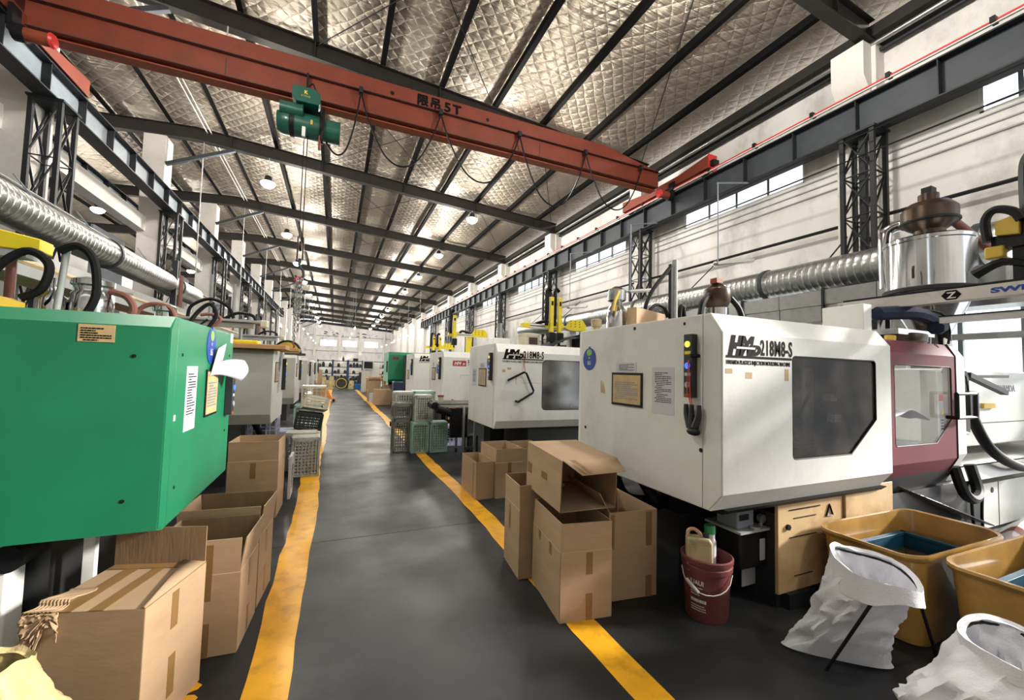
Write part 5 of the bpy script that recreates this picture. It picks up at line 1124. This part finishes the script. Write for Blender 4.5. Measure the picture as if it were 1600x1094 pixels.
for i, (l, z, hgt) in enumerate(((.55, .215, .006), (.35, .185, .006), (.4, .17, .006), (.7, .125, .02), (.6, .1, .006), (.62, .085, .006), (.64, .07, .006))):
    q = random.Random(i); a = ang-.72; mb = MB()
    while a < ang-.72+l:
        d = q.uniform(.03, .08); mb.add([onb(a, z, .003), onb(a+d, z, .003), onb(a+d, z+hgt, .003), onb(a, z+hgt, .003)], [(0, 1, 2, 3)]); a += d+.014
    obj('small_print', mb, inkw, bk)
ba = [ang-1.25+2.5*k/10 for k in range(11)]
obj('bail', MB().tube([onb(a, .30-.10*math.cos((k/10-.5)*PI)**.8 if 0 < k < 10 else .31, .012+.02*math.sin(k/10*PI)) for k, a in enumerate(ba)], .0035, 6), inkw, bk)
obj('bail_grip', MB().cyl(onb(ba[2], .262, .03), onb(ba[4], .205, .035), .009, n=10), inkw, bk)
jc = thing('jerry_can', 'grimy beige jerry can standing in the maroon bucket', 'can', (2.32, 2.09, .3))
jm = Matrix.Rotation(math.radians(-38), 4, 'Z')
def J(mb): mb.v = [tuple(Vector((2.30, 2.08, .30)) + (jm.to_3x3() @ Vector(p))) for p in mb.v]; return mb
obj('can_body', J(MB().prism([(-.08, 0), (.08, 0), (.08, .19), (.06, .22), (-.08, .22)], 'y', -.045, .045)), jerry_m, jc, bev=.014)
obj('can_handle', J(MB().tube([(-.07, 0, .215), (-.065, 0, .255), (-.03, 0, .265), (.005, 0, .24), (.015, 0, .215)], .012, 8, smooth_n=4)), mat('pinkish_plastic', '#c9a184', .5), jc)
obj('can_cap', J(MB().cyl((.045, 0, .21), (.045, 0, .245), .02, n=16)), dark_p, jc)
obj('embossed_panel', J(MB().prism([(-.06, .03), (.06, .03), (.06, .17), (-.06, .17)], 'y', -.0475, -.045)), jerry_m, jc, bev=.002)
bo = thing('spray_bottle', 'white bottle with green cap in the maroon bucket', 'bottle', (2.45, 2.13, .25))
obj('bottle', MB().lathe([(.04, 0), (.04, .2), (.032, .22), (.032, .26)], (2.435, 2.11, .26), 20), paper, bo); obj('cap', MB().lathe([(.036, 0), (.036, .05), (.033, .055)], (2.435, 2.11, .515), 20), mat('green_cap', '#2f8a56', .4), bo)

def bin_(label, x0, x1, y0, y1, h, mm):
    t = thing('plastic_bin', label, 'bin', ((x0+x1)/2, (y0+y1)/2, 0))
    cx, cy_, a, b = (x0+x1)/2, (y0+y1)/2, (x1-x0)/2, (y1-y0)/2
    def ring(k, z, r=.1, wv=0):
        P = []
        for (sx, sy, a0) in ((1, -1, -90), (1, 1, 0), (-1, 1, 90), (-1, -1, 180)):
            for i in range(6):
                an = math.radians(a0+18*i); P.append((cx+sx*(a*k-r)+r*math.cos(an), cy_+sy*(b*k-r)+r*math.sin(an), z+wv*math.sin(an*2+sx)))
        return P
    L = [ring(.86, 0), ring(.88, .01), ring(.97, h-.05, .1, .003), ring(1.0, h-.04, .1, .004), ring(1.03, h-.015, .11, .006), ring(1.02, h, .11, .006), ring(.97, h-.004, .1, .006), ring(.95, h-.04), ring(.86, .03), ring(.3, .02, .05)]
    v = sum(L, []); n = 24; f = [(i*n+k, i*n+(k+1) % n, (i+1)*n+(k+1) % n, (i+1)*n+k) for i in range(len(L)-1) for k in range(n)]
    f += [tuple(range(n))[::-1], tuple(range((len(L)-1)*n, len(L)*n))]
    obj('bin_shell', MB().add(v, f), mm, t)
    return t
bin_('ochre plastic bin nearest the nearest white machine', 3.2, 4.34, 1.30, 1.87, .56, ochre_bin)
bin_('ochre plastic bin at the right edge, in front of the other bin', 3.3, 4.5, .62, 1.25, .56, ochre_bin)
for i, (x, y) in enumerate(((3.85, 1.59), (3.95, .94))):
    t = thing('blue_tub', 'dark blue rimmed tub inside the ochre bin %s' % ('nearest the white machine', 'at the right edge')[i], 'tub', (x, y, .1))
    bt_ = MB(); 
    for z0, z1, k in ((.05, .40, 1), ): bt_.box(x-.3, x+.3, y-.2, y-.185, z0, z1).box(x-.3, x+.3, y+.185, y+.2, z0, z1).box(x-.3, x-.285, y-.2, y+.2, z0, z1).box(x+.285, x+.3, y-.2, y+.2, z0, z1).box(x-.3, x+.3, y-.2, y+.2, .05, .07)
    obj('tub_body', bt_, mat('dark_blue_plastic', '#17485e', .5, spec=.2), t, bev=.005); 
    obj('tub_rim', MB().box(x-.32, x+.32, y-.22, y-.18, .4, .425).box(x-.32, x+.32, y+.18, y+.22, .4, .425).box(x-.32, x-.28, y-.22, y+.22, .4, .425).box(x+.28, x+.32, y-.22, y+.22, .4, .425), MATS['dark_blue_plastic'], t, bev=.004)
    obj('dirty_water', MB().box(x-.284, x+.284, y-.184, y+.184, .30, .31), mat('murky_water', '#4d3f22', .08, var=.3, scale=4), t)
def sack(label, base, bang, bl, bw, rim, rr, rz, tilt, legs, material, cuff=.12, seed=1, name='woven_sack', bulge=.0, blean=(0, 0)):
    t = thing(name, label, 'sack', (base[0], base[1], 0))
    ca, sa = math.cos(bang), math.sin(bang)
    nrm = 1
    def rimp(a, k=1.0):
        return Vector((rim[0]+rr[0]*k*math.cos(a), rim[1]+rr[1]*k*math.sin(a), rz+tilt[0]*rr[0]*math.cos(a)+tilt[1]*rr[1]*math.sin(a)+.012*math.sin(3*a+seed)))
    def basep(a):
        u, v = math.cos(a), math.sin(a); u = math.copysign(abs(u)**.6, u)
        uu = (u*ca*math.cos(0)*bl - v*sa*bw); vv = (u*sa*bl + v*ca*bw)
        return Vector((base[0]+uu, base[1]+vv, .012))
    def body(u, v):
        a = 2*PI*u; B = basep(a); R_2 = rimp(a)
        s = v; w_ = s*s*(3-2*s)
        p = B.lerp(R_2, w_ if False else s)
        c = Vector((base[0]+(rim[0]-base[0])*s+blean[0]*math.sin(s*PI), base[1]+(rim[1]-base[1])*s+blean[1]*math.sin(s*PI), 0))
        d = Vector((p.x-base[0]-(rim[0]-base[0])*s, p.y-base[1]-(rim[1]-base[1])*s, 0))
        pinch = 1+bulge*math.sin(s*PI)
        n1 = noise.noise((math.cos(a)*2.2+seed, math.sin(a)*2.2, s*3.5))*.12 - abs(noise.noise((math.cos(a)*3+seed, math.sin(a)*3, s*4+seed)))*.16 - abs(noise.noise((math.cos(a)*6+seed, math.sin(a)*6, s*8+seed)))*.05 + .02*math.sin(a*9+s*6+seed)*s
        k = pinch*(1+n1*2.2*math.sin(s*PI)**.5)
        return (c.x+d.x*k, c.y+d.y*k, max(.008, p.z+.02*noise.noise((a, s*6, seed))*math.sin(s*PI)))
    obj('sack_body', MB().grid(body, 72, 34, closed=True), material, t)
    def cf(u, v):
        a = 2*PI*u; p = rimp(a, 1.0)
        if v < .3: k = 1-.1*(.3-v)/.3; dz = .0
        else: k = 1.03+.05*math.sin(a*7+seed)*(v-.3)+.03*(v-.3); dz = -(v-.3)/.7*cuff*(.75+.25*math.sin(2*a+seed))
        q = rimp(a, k); return (q.x, q.y, q.z+dz+(.012 if .2 < v < .5 else 0)+.008*noise.noise((a*3, v*3, seed)))
    obj('folded_cuff', MB().grid(cf, 72, 10, closed=True), material, t)
    for i, (p0, p1) in enumerate(legs): obj('stand_leg', MB().cyl(p0, p1, .0085, n=8), black_m, t)
    if legs: obj('stand_ring', MB().tube([rimp(2*PI*k/24, .97)+Vector((0, 0, -.02)) for k in range(25)], .007, 6), black_m, t)
    return t
sack('white woven sack on a black stand in front of the ochre bins', (2.73, 1.50), math.atan2(-.34, .37), .27, .06, (2.76, 1.32), (.17, .19), .575, (.02, .22), [((2.60, 1.25, .46), (2.555, 1.45, 0)), ((2.86, 1.17, .45), (3.30, 1.28, 0)), ((2.72, 1.5, .5), (2.85, 1.72, 0))], sack_w, .13, 2, bulge=-.02)
sack('white woven sack on a black stand at the lower right corner', (2.46, .80), -1.0, .26, .2, (2.66, .74), (.2, .2), .50, (.05, .1), [((2.46, .66, .40), (2.36, .62, 0)), ((2.85, .66, .48), (3.1, .45, 0)), ((2.7, .93, .4), (2.75, 1.06, 0))], sack_w, .10, 5, bulge=.25, blean=(-.04, .03))
sack('cream woven sack with open mouth at the lower left corner', (-.89, 1.68), .5, .24, .2, (-.91, 1.73), (.11, .11), .685, (.1, -.1), [], sack_c, .05, 9, bulge=.45)
sw = thing('woven_sack', 'white sack with orange stripes lying behind the ochre bins', 'sack', (5.7, 1.75, 0))
obj('sack_body', MB().grid(lambda u, v: (5.2+1.15*u, 1.33+.5*v, max(.01, .40*math.sin(v*PI)**.7*(.55+.45*math.sin(u*PI))+.03*noise.noise((u*5, v*5, 7)))), 30, 16), sack_w, sw)
obj('orange_stripe', MB().grid(lambda u, v: (5.42+.06*u, 1.33+.5*v, .004+max(.01, .40*math.sin(v*PI)**.7*(.55+.45*math.sin((.19+.05*u)*PI))+.03*noise.noise(((.19+.05*u)*5, v*5, 7)))), 3, 16), crane_d, sw)
tag(obj('sack_pile', MB().grid(lambda u, v: (6.4+1.1*u, 1.5+.45*v, max(.01, .36*math.sin(v*PI)**.6*(.6+.4*math.sin(u*PI*1.2))+.04*noise.noise((u*4, v*6, 3)))), 26, 14), sack_w), 'crumpled white sack beside the orange striped sack', 'sack')
tag(obj('rubber_mat', MB().sph((5.0, 1.3, .12), (.35, .22, .13), 20, 10), black_r), 'black bundle behind the ochre bin at the right edge', 'bundle')

# ================================================================== FAR END
for i in range(4):
    x = (-1.2, -.15, .93, 2.65)[i]; y = 33.5
    t = thing('storage_rack', 'dark blue steel shelf rack at the far end, %s' % ('leftmost', 'second from left', 'third from left', 'rightmost')[i], 'rack', (x, y, 0))
    for xx in (x, x+1.0):
        for yy in (y, y+.55): obj('upright', MB().box(xx-.04, xx+.04, yy-.04, yy+.04, 0, 2.1), mat('dark_blue_rack_paint', '#1c3a5e', .5), t)
    for z in (.1, .62, 1.1, 1.58, 2.05): obj('shelf', MB().box(x, x+1.0, y-.03, y+.58, z-.05, z), MATS['dark_blue_rack_paint'], t)
    for j, z in enumerate((.62, 1.1, 1.58)):
        for k in range(4):
            q = random.Random(i*50+j*7+k); hh = q.uniform(.2, .36)
            tag(obj('mould_block', MB().box(x+.055+k*.23, x+.265+k*.23, y+.02, y+.3, z, z+hh*.7).box(x+.09+k*.23, x+.22+k*.23, y+.05, y+.22, z+hh*.7, z+hh), (steel_d, dark_p, steel_d, cream_p)[q.randrange(4)]), '%s mould block, %s shelf, %s far blue rack' % (('leftmost', 'centre left', 'centre right', 'rightmost')[k], ('low', 'middle', 'upper')[j], ('leftmost', 'second', 'third', 'rightmost')[i]), 'mould', 'mould blocks on the %s shelf, %s rack' % (('low', 'middle', 'upper')[j], ('leftmost', 'second', 'third', 'rightmost')[i]))
tag(obj('file_box', MB().box(1.25, 1.6, 33.6, 33.9, 2.05, 2.25).box(1.28, 1.57, 33.59, 33.6, 2.1, 2.2), steel_d), 'small dark box on top of the far blue racks', 'box')
tag(obj('jug', MB().lathe([(.08, 0), (.08, .2), (.03, .28), (.03, .36)], (.55, 33.8, 2.05), 12), dark_p), 'small dark jug on top of the far blue racks', 'jug')
for i, x in enumerate((-.72, -.22, 1.1)):
    sack(('cream sack below the far blue racks, left one', 'cream sack below the far blue racks, second from left', 'pale cream sack beside the blue crate at the far end')[i], (x, 31.5), 0, .22, .18, (x+.03, 31.5), (.14, .12), (.85, .9, .6)[i], (0, 0), [], sack_c, .06, 20+i, bulge=.2)
t = thing('cable_reel', 'dark reel standing below the far blue racks', 'reel', (.45, 31.5, 0))
obj('flange', MB().cyl((.45, 31.35, .42), (.45, 31.4, .42), .42, n=24), dark_p, t); obj('core', MB().cyl((.45, 31.4, .42), (.45, 31.8, .42), .25, n=20), black_m, t); obj('rim', MB().tube([(.45+.34*math.cos(2*PI*k/20), 31.34, .42+.34*math.sin(2*PI*k/20)) for k in range(21)], .03, 6), yellow_d, t)
tag(obj('plastic_crate', crate_mesh(.75, .5, .4, 8, 6, 6).box(-.37, .37, -.24, .24, .02, .38), bluep), 'bright blue crate at the far end of the aisle', 'crate').location = (1.72, 31.5, 0)
for i, (x, z) in enumerate(((.9, .0), (1.53, .42))): tag(obj('machine_part', MB().box(x, x+.6, 32.4, 32.9, 0, .55+z).cyl((x+.3, 32.5, .55+z), (x+.3, 32.5, .8+z), .2, n=14), dark_p, bev=.03), 'dark machine part heap under the far racks, %s' % ('left', 'right')[i], 'machine part')
tbx = carton('tall brown box standing past the last left machine', -.86, 25.5, .42, .7, 1.4, 0, None, closed=True)
tag(obj('white_sheet', MB().box(-.62, -.58, 24.9, 25.1, 0, .8), paper), 'white sheet leaning on the tall far brown box', 'sheet')
pj = thing('pallet_jack', 'orange pallet jack parked at the far left line', 'pallet jack', (-.3, 20.5, 0))
obj('hood', MB().prism([(-.52, .2), (-.1, .2), (-.2, .45), (-.33, .66), (-.45, .66), (-.5, .5)], 'y', 20.4, 20.7), crane_d if False else mat('jack_orange', '#e08a3c', .45), pj, bev=.02)
obj('fork', MB().box(-.45, .05, 20.3, 20.42, .1, .18).box(-.45, .05, 20.7, 20.82, .1, .18), MATS['jack_orange'], pj); obj('wheel', MB().cyl((-.45, 20.35, .09), (-.45, 20.8, .09), .09, n=16).cyl((0, 20.3, .06), (0, 20.42, .06), .06, n=12), black_m, pj)
tm = thing('control_terminal', 'white control cabinet with dark screen far down the aisle', 'terminal', (1.85, 28, 0))
obj('cabinet', MB().box(1.6, 2.2, 28, 28.6, 0, 1.4), left_m, tm, bev=.02); obj('screen_housing', MB().box(1.64, 2.3, 27.9, 28.3, 1.45, 2.02), left_m, tm, bev=.02); obj('screen', MB().box(1.70, 2.22, 27.89, 27.9, 1.52, 1.96), black_m, tm); obj('neck', MB().box(1.8, 2.0, 28.1, 28.3, 1.39, 1.46), left_m, tm)
tag(obj('white_machine', MB().box(2.25, 2.7, 28.6, 29.4, 0, 1.9), white_m, bev=.02), 'white machine housing right of the far control cabinet', 'machine')
pt = thing('work_table', 'wooden topped table stacked with boards beyond the far boxes', 'table', (2.1, 24, 0))
obj('table_top', MB().box(1.6, 2.7, 23.7, 24.6, .95, 1.0), wood, pt); obj('lower_board', MB().box(1.65, 2.6, 23.75, 24.5, .3, .35), wood, pt)
for xx in (1.65, 2.6):
    for yy in (23.8, 24.5): obj('leg', MB().box(xx, xx+.05, yy, yy+.05, 0, .95), wood, pt)
tag(obj('wooden_board', MB().box(1.75, 2.4, 23.8, 24.4, 1.0, 1.08), wood), 'pale board lying on the far wooden table', 'board')
tag(obj('wooden_board', MB().box(2.5, 3.4, 24.7, 25.2, 1.1, 1.16).box(2.55, 2.6, 24.8, 24.9, 0, 1.1).box(3.3, 3.35, 24.8, 24.9, 0, 1.1), wood), 'long pale board bench behind the far wooden table', 'board')
carton('upright brown box standing in front of the far wooden table', 1.75, 20.8, .55, .6, .95, 0, (60, None, 60, None), fh=.15)
tag(obj('storage_tin', MB().lathe([(.17, 0), (.17, .42)], (1.65, 19.9, 0), 18), paper), 'white drum before the upright far brown box', 'drum')
carton('wide brown box near the right line before the far green machine', 1.93, 18.7, .68, .6, .66, 0, None, closed=True)
carton('small brown box beside the blue wrapped stack', 2.32, 20.2, .4, .5, .8, 0, None, closed=True)
bw = thing('wrapped_stack', 'blue plastic wrapped stack near the right crates', 'stack', (2.4, 17.6, 0))
obj('lower_wrap', MB().box(2.25, 2.55, 17.3, 17.9, .02, .6), mat('blue_wrap', '#2a5f9a', .3, var=.25, scale=9), bw, bev=.03); obj('upper_wrap', MB().box(2.22, 2.62, 17.3, 17.9, .6, 1.05), mat('navy_wrap', '#20344f', .35, var=.3, scale=9), bw, bev=.04)
pd = thing('pallet', 'dark pallet lying beyond the right crate group', 'pallet', (1.75, 11.5, 0))
for i in range(4): obj('slat', MB().box(1.45+.16*i, 1.57+.16*i, 11.2, 11.8, .10, .13), black_m, pd)
for yy in (11.2, 11.48, 11.74): obj('bearer', MB().box(1.45, 2.05, yy, yy+.06, 0, .10), black_m, pd)
